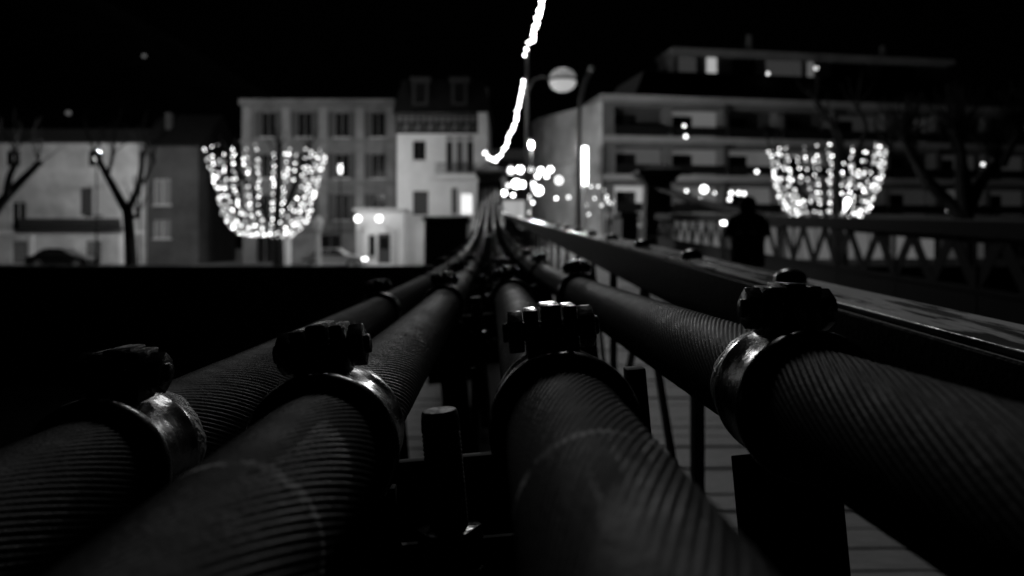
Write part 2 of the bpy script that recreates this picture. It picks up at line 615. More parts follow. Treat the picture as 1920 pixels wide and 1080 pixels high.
# ---------------- near parapet rail with posts, braces and cap bolts
def railing(name, X, label, y0, y1, step, flat, mrail, bolts=None, width=0.07, beam=0.055):
    root = empty(name, (bx(X, y0), y0, deck_z(y0)))
    tag(root, label, 'railing')
    o = Vector(root.location)

    def pt(y, dz, dx=0.0):
        return Vector((bx(X + dx, y), y, rail_z(y) + dz)) - o
    mb = MB()
    n = int((y1 - y0) / 0.4)
    ring = []
    for j in range(n + 1):
        y = y0 + (y1 - y0) * j / n
        for dx, dz in ((0, 0), (width, width * math.tan(TILT)), (width, -beam), (0, -beam)):
            mb.v.append(tuple(pt(y, dz, dx)))
    for j in range(n):
        for q in range(4):
            a = j * 4 + q; b = j * 4 + (q + 1) % 4
            mb.f.append((a, b, b + 4, a + 4))
    mb.f += [(0, 1, 2, 3), tuple(n * 4 + q for q in (3, 2, 1, 0))]
    hr = mb.build('handrail', M['fascia'] if bolts else M['far_iron'], root, bevel=0.004)
    if bolts:
        mb = MB()
        for j in range(n + 1):
            y = y0 + (y1 - y0) * j / n
            for dx, dz in ((0.003, .0075), (width - .003, .0075), (width - .003, .0006), (.003, .0006)):
                mb.v.append(tuple(pt(y, dz + dx * math.tan(TILT), dx)))
        for j in range(n):
            for q in range(4):
                a = j * 4 + q; b = j * 4 + (q + 1) % 4
                mb.f.append((a, b, b + 4, a + 4))
        mb.f += [(0, 1, 2, 3), tuple(n * 4 + q for q in (3, 2, 1, 0))]
        mb.build('cap_strip', mrail, hr, bevel=0.0015)
    mb = MB()
    mb.v = [tuple(pt(y0, z, x)) for z in (-1.22, -.9) for x in (width / 2 - .01, width / 2 + .01)] + [tuple(pt(y1, z, x)) for z in (-1.22, -.9) for x in (width / 2 - .01, width / 2 + .01)]
    mb.f = [(0, 2, 3, 1), (4, 5, 7, 6), (0, 4, 6, 2), (1, 3, 7, 5), (2, 6, 7, 3), (0, 1, 5, 4)]
    mb.build('kick_panel', M['far_iron'], root)
    mb = MB()
    mb.bar(pt(y0, -0.87, width / 2), pt(y1, -0.87, width / 2), 0.05, 0.06)
    mb.build('bottom_rail', M['iron'] if name == 'parapet_railing' else M['far_iron'], root)
    y = y0
    k = 0
    while y < y1 - step * 0.9:
        a, m_, b = y, y + step / 2, y + step
        for p, q in (((a, -0.84), (m_, -beam - .004)), ((m_, -beam - .004), (b, -0.84)))[(2 if name == 'parapet_railing' and 0 < a < 1 else 0):]:

            mb2 = MB()
            A, B = pt(p[0], p[1], width / 2), pt(q[0], q[1], width / 2)
            mb2.bar(A, B, flat, 0.012, up=(1, 0, 0))
            mb2.build('diagonal_bar', M['iron'] if name == 'parapet_railing' else M['far_iron'], root)
            k += 1
        if k % 4 == 0 or name == 'parapet_railing':
            mb = MB()
            pp = pt(b, -1.24, width / 2); pq = pt(b, -beam - .002, width / 2)
            mb.bar(pp, pq, 0.025, 0.045, up=(0, 1, 0))
            mb.build('post', M['iron'] if name == 'parapet_railing' else M['far_iron'], root)
        y += step
    if bolts:
        for yb in bolts:
            mb = MB()
            c = pt(yb, width * 0.5 * math.tan(TILT) + 0.006, width * 0.5)
            mb.lathe([(0.026, 0), (0.026, 0.006), (0.024, 0.013), (0.018, 0.019), (0.009, 0.0225), (0, 0.0235)], 24, 'z', c)
            mb.build('cap_bolt', M['clamp_paint'], root, smooth='angle')
    return root


railing('parapet_railing', 0.45, 'worn flat-topped parapet rail with domed bolts beside the near cables', -0.7, 29.2, 1.3,
        0.055, M['rail'], beam=0.11, width=0.082, bolts=[0.67 + 0.64 * i for i in range(1, 18)])
railing('lattice_railing', 6.0, 'dark zigzag lattice railing on the opposite side of the footbridge', 4.0, 29.2, 1.0,
        0.19, M['far_iron'], width=0.12, beam=0.2)

# deck: planks on two long girders
deck = struct(empty('bridge_deck', (0, 0, deck_z(0))))
me = None
mb = MB(); mb.box(-0.6, 6.3, 0, 0.19, -0.05, 0); me = mb.mesh('plank', M['plank'], bevel=0.004, bseg=1)
y = 0.2
k = 0
while y < 29.4:
    o = link('plank', me, deck)
    o.location = (bx(0, y), y, deck_z(y) - deck.location.z + random.uniform(-.009, .003))
    o.rotation_euler = (math.atan(0.0373), random.uniform(-.002, .002), math.atan(-SX))
    y += 0.2 + random.uniform(-.004, .006)
for X in (-0.3, 2.6, 5.9):
    mb = MB()
    mb.bar(Vector((bx(X, 0), 0, -0.30)), Vector((bx(X, 29.4), 29.4, deck_z(29.4) - deck.location.z - 0.30)), 0.2, 0.44)
    mb.build('girder', M['iron'], deck)

tr = empty('stiffening_girder', (0, 0, rail_z(0) - .62))
tag(tr, 'dark riveted box girder running beneath the near cable bundle', 'girder')
mb = MB()
for y in (-1.0, 29.3):
    for X, dz in ((-.19, 0), (.15, 0), (.15, -.3), (-.19, -.3)):
        mb.v.append((bx(X, y), y, .0373 * y + dz))
mb.f = [(0, 1, 2, 3), (7, 6, 5, 4), (0, 4, 5, 1), (1, 5, 6, 2), (2, 6, 7, 3), (3, 7, 4, 0)]
mb.build('web', M['far_iron'], tr)
mb = MB(); mb.lathe([(.014, 0), (.012, .006), (.006, .010), (0, .011)], 10, 'z'); RV = mb.mesh('rivet', M['iron'], smooth=True)
for k in range(40):
    for X in (-.165, .125):
        y = .9 + k * .16
        link('rivet', RV, tr).location = (bx(X, y), y, .0373 * y)

# ---------------- stone pylons and abutments at the far end
def pylon(X, label, cap=1.0):
    zb = -6.2
    root = empty('bridge_pylon', (bx(X, YP + .5), YP + .5, zb))
    tag(root, label, 'bridge pylon', 'stone pylons at the far end')
    zd = deck_z(YP) - zb
    zt = CZ + 2.95 - zb
    mb = MB(); mb.box(-0.9, 0.9, -0.8, 1.2, 0, zd - 0.05); mb.build('base', M['dark_stone'], root)
    zs = zd - 0.049
    i = 0
    while zs < zt - 0.75:
        h = 0.42
        w = 0.52 - 0.012 * i
        mb = MB(); mb.box(-w, w, -w * .8, w * .8 + .2, zs, zs + h - 0.012)
        mb.build('stone_block', M['dark_stone'], root, bevel=0.02, bseg=1)
        zs += h
        i += 1
    prof = [(0.62, 0.0), (0.62, 0.14), (0.72, 0.16), (0.82, 0.30), (0.82, 0.42), (0.5, 0.5), (0.2, 0.62)]
    prof = [(min(r * cap, 0.56 if cap < 1 else 9), h) for r, h in prof]
    mb = MB()
    for j in range(len(prof) - 1):
        (r0, h0), (r1, h1) = prof[j], prof[j + 1]
        c0 = [(-r0, -r0, zs + h0), (r0, -r0, zs + h0), (r0, r0, zs + h0), (-r0, r0, zs + h0)]
        c1 = [(-r1, -r1, zs + h1), (r1, -r1, zs + h1), (r1, r1, zs + h1), (-r1, r1, zs + h1)]
        for q in range(4):
            mb.quad(c0[q], c0[(q + 1) % 4], c1[(q + 1) % 4], c1[q])
    r, h = prof[0]; mb.quad((-r, r, zs), (r, r, zs), (r, -r, zs), (-r, -r, zs))
    r, h = prof[-1]; mb.quad((-r, -r, zs + h), (r, -r, zs + h), (r, r, zs + h), (-r, r, zs + h))
    mb.build('capital', M['dark_stone'] if cap == 1.0 else M['stone'], root)
    return root


pylon(-0.02, 'dark stone pylon at the end of the near cable bundle, below the light garland', cap=0.66)
pylon(6.35, 'dark stone pylon with broad capital where the opposite railing ends')


def abutment(u0, u1, v0, y, label):
    a, b = P(u0, v0, y), P(u1, v0, y)
    root = empty('abutment_wall', ((a.x + b.x) / 2, y, -6))
    tag(root, label, 'wall')
    mb = MB(); w = (b.x - a.x) / 2; mb.box(-w, w, 0, 3.0, 0, a.z + 6 - 0.16); mb.build('wall', M['dark_stone'], root)
    mb = MB(); mb.box(-w - .08, w + .08, -.08, 3.08, a.z + 6 - 0.158, a.z + 6); mb.build('coping', M['dark_stone'], root, bevel=.02, bseg=1)
    return root


abutment(796, 876, 406, 30.5, 'black square abutment block beside the near pylon')
abutment(1166, 1196, 398, 34, 'dark square block standing short of the opposite pylon')

# approach ramp from the bridge end down to the street
mb = MB()
za = deck_z(29.5)
mb.v = [(bx(-1.2, 29.45), 29.45, za - .01), (bx(7.6, 29.45), 29.45, za - .01), (bx(9, 48), 48, 0.012), (bx(-2.6, 48), 48, 0.012),
        (bx(-1.2, 29.45), 29.45, -6.1), (bx(7.6, 29.45), 29.45, -6.1), (bx(9, 48), 48, -6.1), (bx(-2.6, 48), 48, -6.1)]
mb.f = [(0, 1, 2, 3), (4, 7, 6, 5), (0, 4, 5, 1), (1, 5, 6, 2), (2, 6, 7, 3), (3, 7, 4, 0)]
struct(mb.build('approach_road', M['asphalt']))

# quay parapet walls either side of the approach
for x0, x1, lab in ((-70, -2.9, 'long low dark river wall along the quay beside the left-hand houses'),
                    (9.2, 80, 'long low dark river wall along the quay in front of the apartment block')):
    root = empty('river_wall', ((x0 + x1) / 2, 46.7, -0.004))
    tag(root, lab, 'wall')
    w = (x1 - x0) / 2
    mb = MB(); mb.box(-w, w, -.2, .2, 0, 0.42); mb.build('wall', M['dark_stone'], root)
    mb = MB(); mb.box(-w, w, -.26, .26, 0.421, 0.50); mb.build('coping', M['dark_stone'], root, bevel=.02, bseg=1)


# ------------------------------------------------------------------ buildings
def wall_mesh(W, z0, z1, D, openings, m, reveal=0.25):
    """front wall (plane y = 0, x 0..W) with real openings, plus the sides and back"""
    mb = MB()
    xs = sorted({0.0, W} | {min(max(a, 0), W) for o in openings for a in (o[0], o[2])})
    zs = sorted({z0, z1} | {min(max(a, z0), z1) for o in openings for a in (o[1], o[3])})
    for i in range(len(xs) - 1):
        for j in range(len(zs) - 1):
            cx, cz = (xs[i] + xs[i + 1]) / 2, (zs[j] + zs[j + 1]) / 2
            if any(o[0] < cx < o[2] and o[1] < cz < o[3] for o in openings):
                continue
            mb.quad((xs[i], 0, zs[j]), (xs[i + 1], 0, zs[j]), (xs[i + 1], 0, zs[j + 1]), (xs[i], 0, zs[j + 1]))
    for a, b, c, d in openings:
        mb.quad((a, 0, b), (a, reveal, b), (c, reveal, b), (c, 0, b))
        mb.quad((a, 0, d), (c, 0, d), (c, reveal, d), (a, reveal, d))
        mb.quad((a, 0, b), (a, 0, d), (a, reveal, d), (a, reveal, b))
        mb.quad((c, 0, b), (c, reveal, b), (c, reveal, d), (c, 0, d))
    mb.quad((0, 0, z0), (0, 0, z1), (0, D, z1), (0, D, z0))
    mb.quad((W, 0, z0), (W, D, z0), (W, D, z1), (W, 0, z1))
    mb.quad((0, D, z0), (0, D, z1), (W, D, z1), (W, D, z0))
    mb.quad((0, 0, z1), (W, 0, z1), (W, D, z1), (0, D, z1))
    me = bpy.data.meshes.new('wall')
    me.from_pydata(mb.v, [], mb.f)
    me.materials.append(m)
    return me


def window(root, o, pane='glass', shutters=None, frame='trim', reveal=0.25, sill=True, mull=True):
    a, b, c, d = o
    mb = MB()
    t = 0.06
    y0, y1 = reveal - .09, reveal - .03
    mb.box(a, a + t, y0, y1, b, d); mb.box(c - t, c, y0, y1, b, d)
    mb.box(a + t, c - t, y0, y1, b, b + t); mb.box(a + t, c - t, y0, y1, d - t, d)
    if mull:
        mb.box((a + c) / 2 - .03, (a + c) / 2 + .03, y0, y1, b + t, d - t)
    w = mb.build('window', M[frame], root)
    mb = MB(); mb.box(a, c, reveal - .028, reveal, b, d); mb.build('pane', M[pane], w)
    if sill:
        mb = MB(); mb.box(a - .1, c + .1, -.12, reveal - .1, b - .1, b - .002); mb.build('sill', M['trim'], w)
    if shutters:
        sw = (c - a) * 0.48
        for x0, x1 in ((a - sw, a - .02), (c + .02, c + sw)):
            mb = MB(); mb.box(x0, x1, -.06, -.01, b, d); mb.build('shutter', M[shutters], w)
    return w


def building(name, label, u0, u1, vtop, y, m, depth=10, openings=(), vbot=None, yaw=0):
    a = P(u0, vtop, y)
    b = P(u1, vtop, y)
    root = empty(name, (a.x, y, 0), (0, 0, yaw))
    tag(root, label, 'building')
    W = (b.x - a.x) / max(0.2, math.cos(yaw))
    H = a.z
    s = y / F

    def loc(o):
        return ((o[0] - u0) * s, CZ + (450 - o[3]) * s, (o[2] - u0) * s, CZ + (450 - o[1]) * s)
    ops = [loc(o) for o in openings]
    link('wall', wall_mesh(W, 0, H, depth, ops, m), root)
    return root, W, H, ops, loc, s


def gable_roof(root, W, z, D, h, m, over=0.4):
    mb = MB()
    x0, x1 = -over, W + over
    mb.v = [(x0, -over, z), (x1, -over, z), (x1, D + over, z), (x0, D + over, z), (x0, D / 2, z + h), (x1, D / 2, z + h),
            (x0, -over, z - .12), (x1, -over, z - .12), (x1, D + over, z - .12), (x0, D + over, z - .12)]
    mb.f = [(0, 1, 5, 4), (2, 3, 4, 5), (6, 7, 1, 0), (8, 9, 3, 2), (6, 9, 8, 7), (6, 0, 4, 3, 9), (7, 8, 2, 5, 1)]
    return mb.build('roof', m, root)


# house at the far left
ops = [(8, 281, 38, 312), (163, 280, 192, 312), (155, 350, 193, 408), (20, 378, 48, 432), (22, 452, 52, 494), (160, 452, 190, 494)]
root, W, H, L, loc, s = building('corner_house', 'pale rendered house with dark balcony band, behind the bare trees', -60, 270, 266, 66,
                                 M['plaster'], 9, ops)
for i, o in enumerate(L[:4]):
    w = window(root, o, shutters=None)
    if i in (2,):
        a, b, c, d = o
        mb = MB(); mb.box((a + c) / 2, c + .35, -.07, -.01, b + .2, d - .1); mb.build('shutter', M['pale_shutter'], w)
        mb = MB(); mb.box(a - .1, (a + c) / 2 - .02, -.07, -.01, b + .2, d - .1); mb.build('shutter', M['shutter'], w)
for o in L[4:]:
    a, b, c, d = o
    mb = MB()
    for q in range(6):
        mb.box(a, c, .16, .2, b + (d - b) * q / 6 + .01, b + (d - b) * (q + 1) / 6 - .01)
    mb.build('garage_door', M['plaster_grey'], root)
bo = loc((48, 410, 234, 431))
mb = MB(); mb.box(bo[0], bo[2], -.9, -.02, bo[1], bo[1] + .15); bal = mb.build('balcony', M['timber'], root)
mb = MB()
for q in range(60):
    x = bo[0] + (bo[2] - bo[0]) * q / 59
    mb.box(x - .05, x + .05, -.9, -.84, bo[1] + .15, bo[3])
mb.build('balustrade', M['timber'], bal)
gable_roof(root, W, H, 9, 1.7, M['roof'])
mb = MB(); mb.tube([(0, -.5, H - .08), (W, -.5, H - .08)], .09, 8); mb.build('gutter', M['timber'], root)
mb = MB(); mb.tube([(W - .3, -.12, .1), (W - .3, -.12, H - .2)], .06, 8); mb.build('downpipe', M['timber'], root)
q = loc((-60, 432, 270, 439)); mb = MB(); mb.box(q[0], W, -.1, -.003, q[1], q[3]); mb.build('string_course', M['plaster_white'], root)
for uu in (60, 228):
    q = loc((uu - 4, 440, uu + 4, 496)); mb = MB(); mb.box(q[0], q[2], -.14, -.003, 0, q[3]); mb.build('pilaster', M['plaster_white'], root)

# narrow dim house
ops = [(288, 336, 320, 384), (288, 412, 320, 447)]
root, W, H, L, loc, s = building('narrow_house', 'dim narrow house with steep roof beside the pale corner house', 272, 372, 272, 66.5,
                                 M['plaster_dim'], 9, ops)
for o in L:
    window(root, o, pane='glow_soft')
rf = gable_roof(root, W, H, 9, 3.2, M['roof'])
c = loc((290, 204, 300, 240)); mb = MB(); mb.box(c[0], c[2], 2, 2.6, c[1], c[3]); mb.build('chimney', M['plaster_dim'], rf)

# four storey house
cols = (503, 571, 641, 709)
ops = []
for r, (va, vb) in enumerate(((210, 257), (288, 334), (364, 412))):
    for u in cols:
        ops.append((u - 13, va, u + 13, vb))
ops += [(480, 440, 512, 494), (598, 440, 640, 494)]
root, W, H, L, loc, s = building('town_house', 'tall grey four storey house with shuttered windows behind the lit tree', 455, 740, 190, 66,
                                 M['plaster_grey'], 11, ops)
for i, o in enumerate(L):
    window(root, o, shutters='shutter' if i < 12 else None, sill=i < 12, frame='plaster_grey')
for uu in (463, 537, 606, 675, 733):
    q = loc((uu - 8, 200, uu + 8, 430))
    mb = MB(); mb.box(q[0], q[2], -.16, -.003, q[1], q[3]); mb.build('pilaster', M['plaster_mid'], root)
for va, vb, pr in ((187, 198, .45), (262, 268, .2), (340, 347, .25), (424, 432, .3)):
    q = loc((452, va, 741, vb))
    mb = MB(); mb.box(q[0] - .05, W + .05, -pr, -.001 if va > 190 else 0.3, q[1], q[3] + (.002 if va < 190 else 0))
    mb.build('cornice', M['plaster_grey'], root)
mb = MB(); mb.v = [(0, .3, H + .01), (W, .3, H + .01), (W, 11, H + .01), (0, 11, H + .01), (2, 5.5, H + 1.2), (W - 2, 5.5, H + 1.2)]
mb.f = [(0, 1, 5, 4), (1, 2, 5), (2, 3, 4, 5), (3, 0, 4)]
mb.build('roof', M['roof'], root)

# white entrance pavilion with two globe lamps
ops = [(690, 440, 704, 482), (708, 438, 732, 494)]
root, W, H, L, loc, s = building('entrance_pavilion', 'small white entrance pavilion with two round lamps on its front', 668, 756, 396, 62.5,
                                 M['plaster_white'], 3.2, ops)
window(root, L[0], frame='trim', mull=False)
a, b, c, d = L[1]
mb = MB(); mb.box(a, c, .18, .24, b, d); dr = mb.build('door', M['shutter'], root)
mb = MB(); mb.box(a + .15, c - .15, .165, .179, b + 1.1, d - .25); mb.build('pane', M['glass'], dr)
mb = MB(); mb.box(-.2, W + .2, -.3, 3.3, H + .001, H + .22); mb.build('roof', M['trim'], root)
for uu in (668, 735):
    q = loc((uu, 430, uu + 20, 496)); mb = MB(); mb.box(q[0], q[2] - .3, -.1, -.002, 0.0, q[3]); mb.build('pilaster', M['trim'], root)
for k, uu in enumerate((671, 711)):
    p = P(uu, 410, 61.2)
    g = empty('globe_lamp', p)
    tag(g, 'round white globe lamp on the pavilion front, %s' % ('at its outer corner' if k == 0 else 'above its door'), 'lamp',
        'pair of globe lamps on the pavilion')
    mb = MB(); mb.lathe([(0, -.24), (.12, -.21), (.21, -.12), (.24, 0), (.21, .12), (.12, .21), (0, .24)], 20, 'z')
    mb.build('globe', mat('lamp_globe', .6, .5, emit=5.0), g, smooth=True)
    mb = MB(); mb.tube([(0, 0.23, 0), (0, 1.28, -.1)], .04, 8); mb.build('bracket', M['lamp_metal'], g)

# bright half-timbered house
ops = [(774, 264, 798, 300), (836, 254, 888, 322), (774, 358, 803, 403), (846, 352, 858, 402), (863, 362, 886, 403)]
root, W, H, L, loc, s = building('half_timbered_house', 'bright house with half-timbered top floor and dark mansard roof', 744, 914, 212, 64,
                                 M['plaster_white'], 11, ops)
window(root, L[0], shutters=None, frame='shutter')
window(root, L[1], shutters=None)
mb = MB()
q = L[1]
mb.box(q[0] + .5, q[0] + .9, -.05, .1, q[1], q[3]); mb.box(q[2] - .9, q[2] - .5, -.05, .1, q[1], q[3]); mb.box(q[0], q[2], -.04, .1, q[3] - .5, q[3] - .25)
mb.build('loggia_post', M['trim'], root)
a, b, c, d = L[2]
mb = MB(); mb.box(a, c, .16, .22, b, d); mb.build('door', M['shutter'], root)
window(root, L[3]); window(root, L[4], pane='glow_window')
q = loc((820, 328, 892, 338)); mb = MB(); mb.box(q[0], q[2], -1.0, -.003, q[1], q[3]); bal = mb.build('balcony', M['plaster_white'], root)
q2 = loc((820, 300, 892, 328)); mb = MB()
for k in range(26):
    x = q2[0] + (q2[2] - q2[0]) * k / 25
    mb.box(x - .02, x + .02, -.98, -.94, q2[1], q2[3] - .4)
mb.box(q2[0], q2[2], -.99, -.93, q2[3] - .4, q2[3] - .34)
mb.build('balustrade', M['shutter'], bal)
q = loc((744, 213, 904, 250))
mb = MB(); mb.box(q[0], q[2], -.05, -.003, q[1], q[3]); tf = mb.build('timber_floor', M['plaster_mid'], root)
nb = 14
for k in range(nb + 1):
    x = q[0] + (q[2] - q[0]) * k / nb
    mb = MB(); mb.box(x - .09, x + .09, -.14, -.051, q[1], q[3]); mb.build('timber', M['timber'], tf)
    if k < nb and k % 2 == 0:
        mb = MB(); x2 = q[0] + (q[2] - q[0]) * (k + 1) / nb
        mb.bar((x + .1, -.09, q[1] + .1), (x2 - .1, -.09, q[3] - .7), .07, .16); mb.build('timber', M['timber'], tf)
for zz in (q[1] + .05, (q[1] + q[3]) / 2, q[3] - .12):
    mb = MB(); mb.box(q[0], q[2], -.16, -.141, zz - .09, zz + .09); mb.build('timber', M['timber'], tf)
q = loc((897, 212, 914, 256)); mb = MB(); mb.box(q[0], q[2], -.35, -.004, q[1], q[3]); mb.build('corner_pier', M['plaster_white'], root)
mh = (210 - 143) * s
mb = MB()
mb.v = [(-.3, -.4, H + .01), (W + .3, -.4, H + .01), (W + .3, 11.3, H + .01), (-.3, 11.3, H + .01), (.3, 1.0, H + mh), (W - .3, 1.0, H + mh), (W - .3, 10, H + mh), (.3, 10, H + mh)]
mb.f = [(0, 1, 5, 4), (1, 2, 6, 5), (2, 3, 7, 6), (3, 0, 4, 7), (4, 5, 6, 7), (3, 2, 1, 0)]
rf = mb.build('roof', M['roof'], root)
for uu in (788, 861):
    q = loc((uu - 15, 152, uu + 15, 200))
    mb = MB(); mb.box(q[0], q[2], -.1, 1.5, q[1], q[3]); dm = mb.build('dormer', M['timber'], root)
    mb = MB(); mb.box(q[0] - .15, q[2] + .15, -.3, 1.6, q[3] + .002, q[3] + .28); mb.build('dormer_roof', M['timber'], dm)
    mb = MB(); mb.box(q[0] + .25, q[2] - .25, -.14, -.101, q[1] + .3, q[3] - .2); mb.build('pane', M['glass'], dm)
q = loc((904, 155, 914, 200)); mb = MB(); mb.box(q[0], q[2], 2, 2.8, H + 1.5, q[3]); mb.build('chimney', M['plaster_grey'], rf)

# modern apartment block on the right, seen slightly askew
YAW = math.atan2(6.4, 35.7)
root = empty('apartment_block', (6.8, 60, 0), (0, 0, YAW))
tag(root, 'long modern apartment block with balconies and a penthouse behind the bare trees', 'building')
FZ = [3.6, 6.5, 9.4, 12.4]
WR = 46.0
ops = []
lit = {}
bay = 4.6
for fl in range(3):
    for k in range(10):
        x0 = .9 + k * bay
        ops.append((x0, FZ[fl] + .25, x0 + bay - .5, FZ[fl + 1] - .35))
link('wall', wall_mesh(WR, 0, FZ[3], 12, ops, M['concrete'], reveal=1.3), root)
for i, o in enumerate(ops):
    fl, k = divmod(i, 10)
    a, b, c, d = o
    back_mat = {(2, 1): 'glow_dim', (1, 1): 'glow_bay', (1, 0): 'bay_fill', (1, 2): 'glow_bay', (1, 3): 'bay_fill', (0, 0): 'glow_shop', (0, 1): 'glow_bay', (0, 2): 'glow_bay', (0, 3): 'bay_fill', (2, 5): 'bay_fill', (2, 4): 'glow_faint', (1, 6): 'glow_faint', (1, 7): 'glow_faint', (1, 8): 'glow_faint', (0, 5): 'glow_faint', (0, 6): 'bay_fill', (0, 7): 'glow_faint', (0, 8): 'bay_fill'}.get((fl, k), 'glass')
    # back of the loggia; the weaker glows are added to lighten grey bays
    mb = MB(); mb.box(a, c, 1.27, 1.3, b, d)
    g = mb.build('window', M[back_mat] if back_mat != 'glass' else M['plaster_dim'], root)
    mb = MB(); mb.box(a + .5, a + 2.1, 1.22, 1.265, b + .1, d - .4); mb.build('pane', M['glass'], g)
    if (fl, k) == (2, 1):
        for zz in (b + .25, b + 1.05):
            pass
    mb = MB(); mb.box(a, c, -.45, -.40, b + .26, b + .95); bal = mb.build('balcony', M['far_iron'], root)
    mb = MB(); mb.box(a, c, -.35, 1.26, b - .22, b - .002); mb.build('slab', M['concrete'], bal)
for fl in range(3):
    mb = MB(); mb.box(-.2, WR, -.56, -.36, FZ[fl] - .05, FZ[fl] + .42); mb.build('floor_band', M['band'], root)
for k in (2, 4, 6, 8):
    mb = MB(); x = .65 + k * bay; mb.box(x - .12, x + .12, -.34, -.004, FZ[0], FZ[3]); mb.build('fin', M['timber'], root)
mb = MB(); mb.box(-.3, WR, -.7, 12, FZ[3] + .002, FZ[3] + .45); mb.build('roof_slab', M['band'], root)
# shop fronts along the ground floor; their glow is added to back the lattice
for k in range(9):
    x = 1.0 + k * 4.6
    mb = MB(); mb.box(x, x + 3.9, -.06, -.004, .5, 3.0)
    sh = mb.build('shop_front', M[['glow_soft', 'glow_dim', 'glow_dim', 'glow_dim', 'glow_dim', 'glow_dim', 'glow_soft', 'glass', 'glass'][k]], root)
    mb = MB()
    for q in range(4):
        mb.box(x + q * 1.28, x + q * 1.28 + .08, -.1, -.061, .5, 3.0)
    mb.build('frame', M['shutter'], sh)
    mb = MB(); mb.v = [(x - .2, -.01, 3.5), (x + 4.1, -.01, 3.5), (x + 4.1, -1.2, 3.0), (x - .2, -1.2, 3.0),
                       (x - .2, -.01, 3.42), (x + 4.1, -.01, 3.42), (x + 4.1, -1.2, 2.92), (x - .2, -1.2, 2.92)]
    mb.f = [(0, 1, 2, 3), (4, 7, 6, 5), (3, 2, 6, 7), (0, 3, 7, 4), (1, 5, 6, 2), (0, 4, 5, 1)]
    mb.build('awning', M['trim'] if k < 2 else M['plaster_grey'], sh)
# slanting side facing the street
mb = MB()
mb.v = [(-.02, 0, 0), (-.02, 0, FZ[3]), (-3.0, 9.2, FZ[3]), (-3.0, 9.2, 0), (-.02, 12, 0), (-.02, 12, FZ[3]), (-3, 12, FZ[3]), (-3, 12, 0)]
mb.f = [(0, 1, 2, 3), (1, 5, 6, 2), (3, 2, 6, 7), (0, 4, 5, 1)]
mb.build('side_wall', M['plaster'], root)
# dark attic and penthouse
mb = MB()
mb.v = [(3, 2.0, FZ[3] + .46), (WR, 2.0, FZ[3] + .46), (WR, 12, FZ[3] + .46), (3, 12, FZ[3] + .46),
        (5, 5, 15.9), (WR - 4, 5, 15.9), (WR - 4, 12, 15.9), (5, 12, 15.9)]
mb.f = [(0, 1, 5, 4), (1, 2, 6, 5), (2, 3, 7, 6), (3, 0, 4, 7), (4, 5, 6, 7)]
mb.build('attic', M['roof'], root)
mb = MB(); mb.box(6.6, 33.4, 8.2, 12, 15.91, 18.3); ph = mb.build('penthouse', M['band'], root)
ph.location = (2.3, 0, -.006)
mb = MB(); mb.box(6.4, 34.0, 8.0, 12.2, 18.302, 18.75); mb.build('roof_slab', M['band'], ph)
for x0, x1, k in ((7.0, 8.6, 'glow_soft'), (9.6, 10.5, 'glow_mid'), (12.0, 14.2, 'glass'), (15.2, 18.6, 'glow_soft'), (19.2, 19.8, 'glow_dim'),
                  (21.5, 25, 'glass'), (26.5, 30, 'glass')):
    mb = MB(); mb.box(x0, x1, 8.12, 8.198, 16.1, 18.0); mb.build('window', M[k], ph)
mb = MB(); mb.box(6.2, 34.0, 6.7, 6.8, 15.92, 16.35); mb.build('balustrade', M['roof'], ph)
for x, h in ((14.0, 1.6), (27.3, 1.2)):
    mb = MB(); mb.tube([(x, 9, 18.75), (x, 9, 18.75 + h)], [.3, .25], 8); mb.build('flue', M['concrete'], ph)

# house further down the street
root, W, H, L, loc, s = building('street_house', 'lit pale house further along the shopping street', 1020, 1092, 258, 82, M['plaster'], 12,
                                 [(1050, 290, 1062, 320), (1070, 290, 1082, 320), (1050, 335, 1062, 365)])
for o in L:
    window(root, o)
gable_roof(root, W, H, 12, 1.5, M['roof'])
root, W, H, L, loc, s = building('shop_house', 'dim shop house closing the end of the lit street', 915, 1030, 300, 98, M['plaster_grey'], 12,
                                 [(935, 330, 950, 352), (965, 330, 980, 352), (995, 330, 1010, 352), (940, 375, 1000, 430)])
for i, o in enumerate(L):
    window(root, o, pane='glow_mid' if i == 3 else 'glow_dim')
gable_roof(root, W, H, 12, 2, M['roof'])


# ------------------------------------------------------------------ trees
def branch_pts(path, y, ydev=0.0, n=4):
    pts = []
    for i, (u, v) in enumerate(path):
        pts.append(P(u, v, y) + Vector((0, ydev * i, 0)))
    out = []
    for i in range(len(pts) - 1):
        for k in range(n):
            t = k / n
            p0 = pts[max(0, i - 1)]; p1 = pts[i]; p2 = pts[i + 1]; p3 = pts[min(len(pts) - 1, i + 2)]
            out.append(0.5 * ((2 * p1) + (p2 - p0) * t + (2 * p0 - 5 * p1 + 4 * p2 - p3) * t * t + (3 * p1 - p0 - 3 * p2 + p3) * t ** 3))
    out.append(pts[-1])
    return out


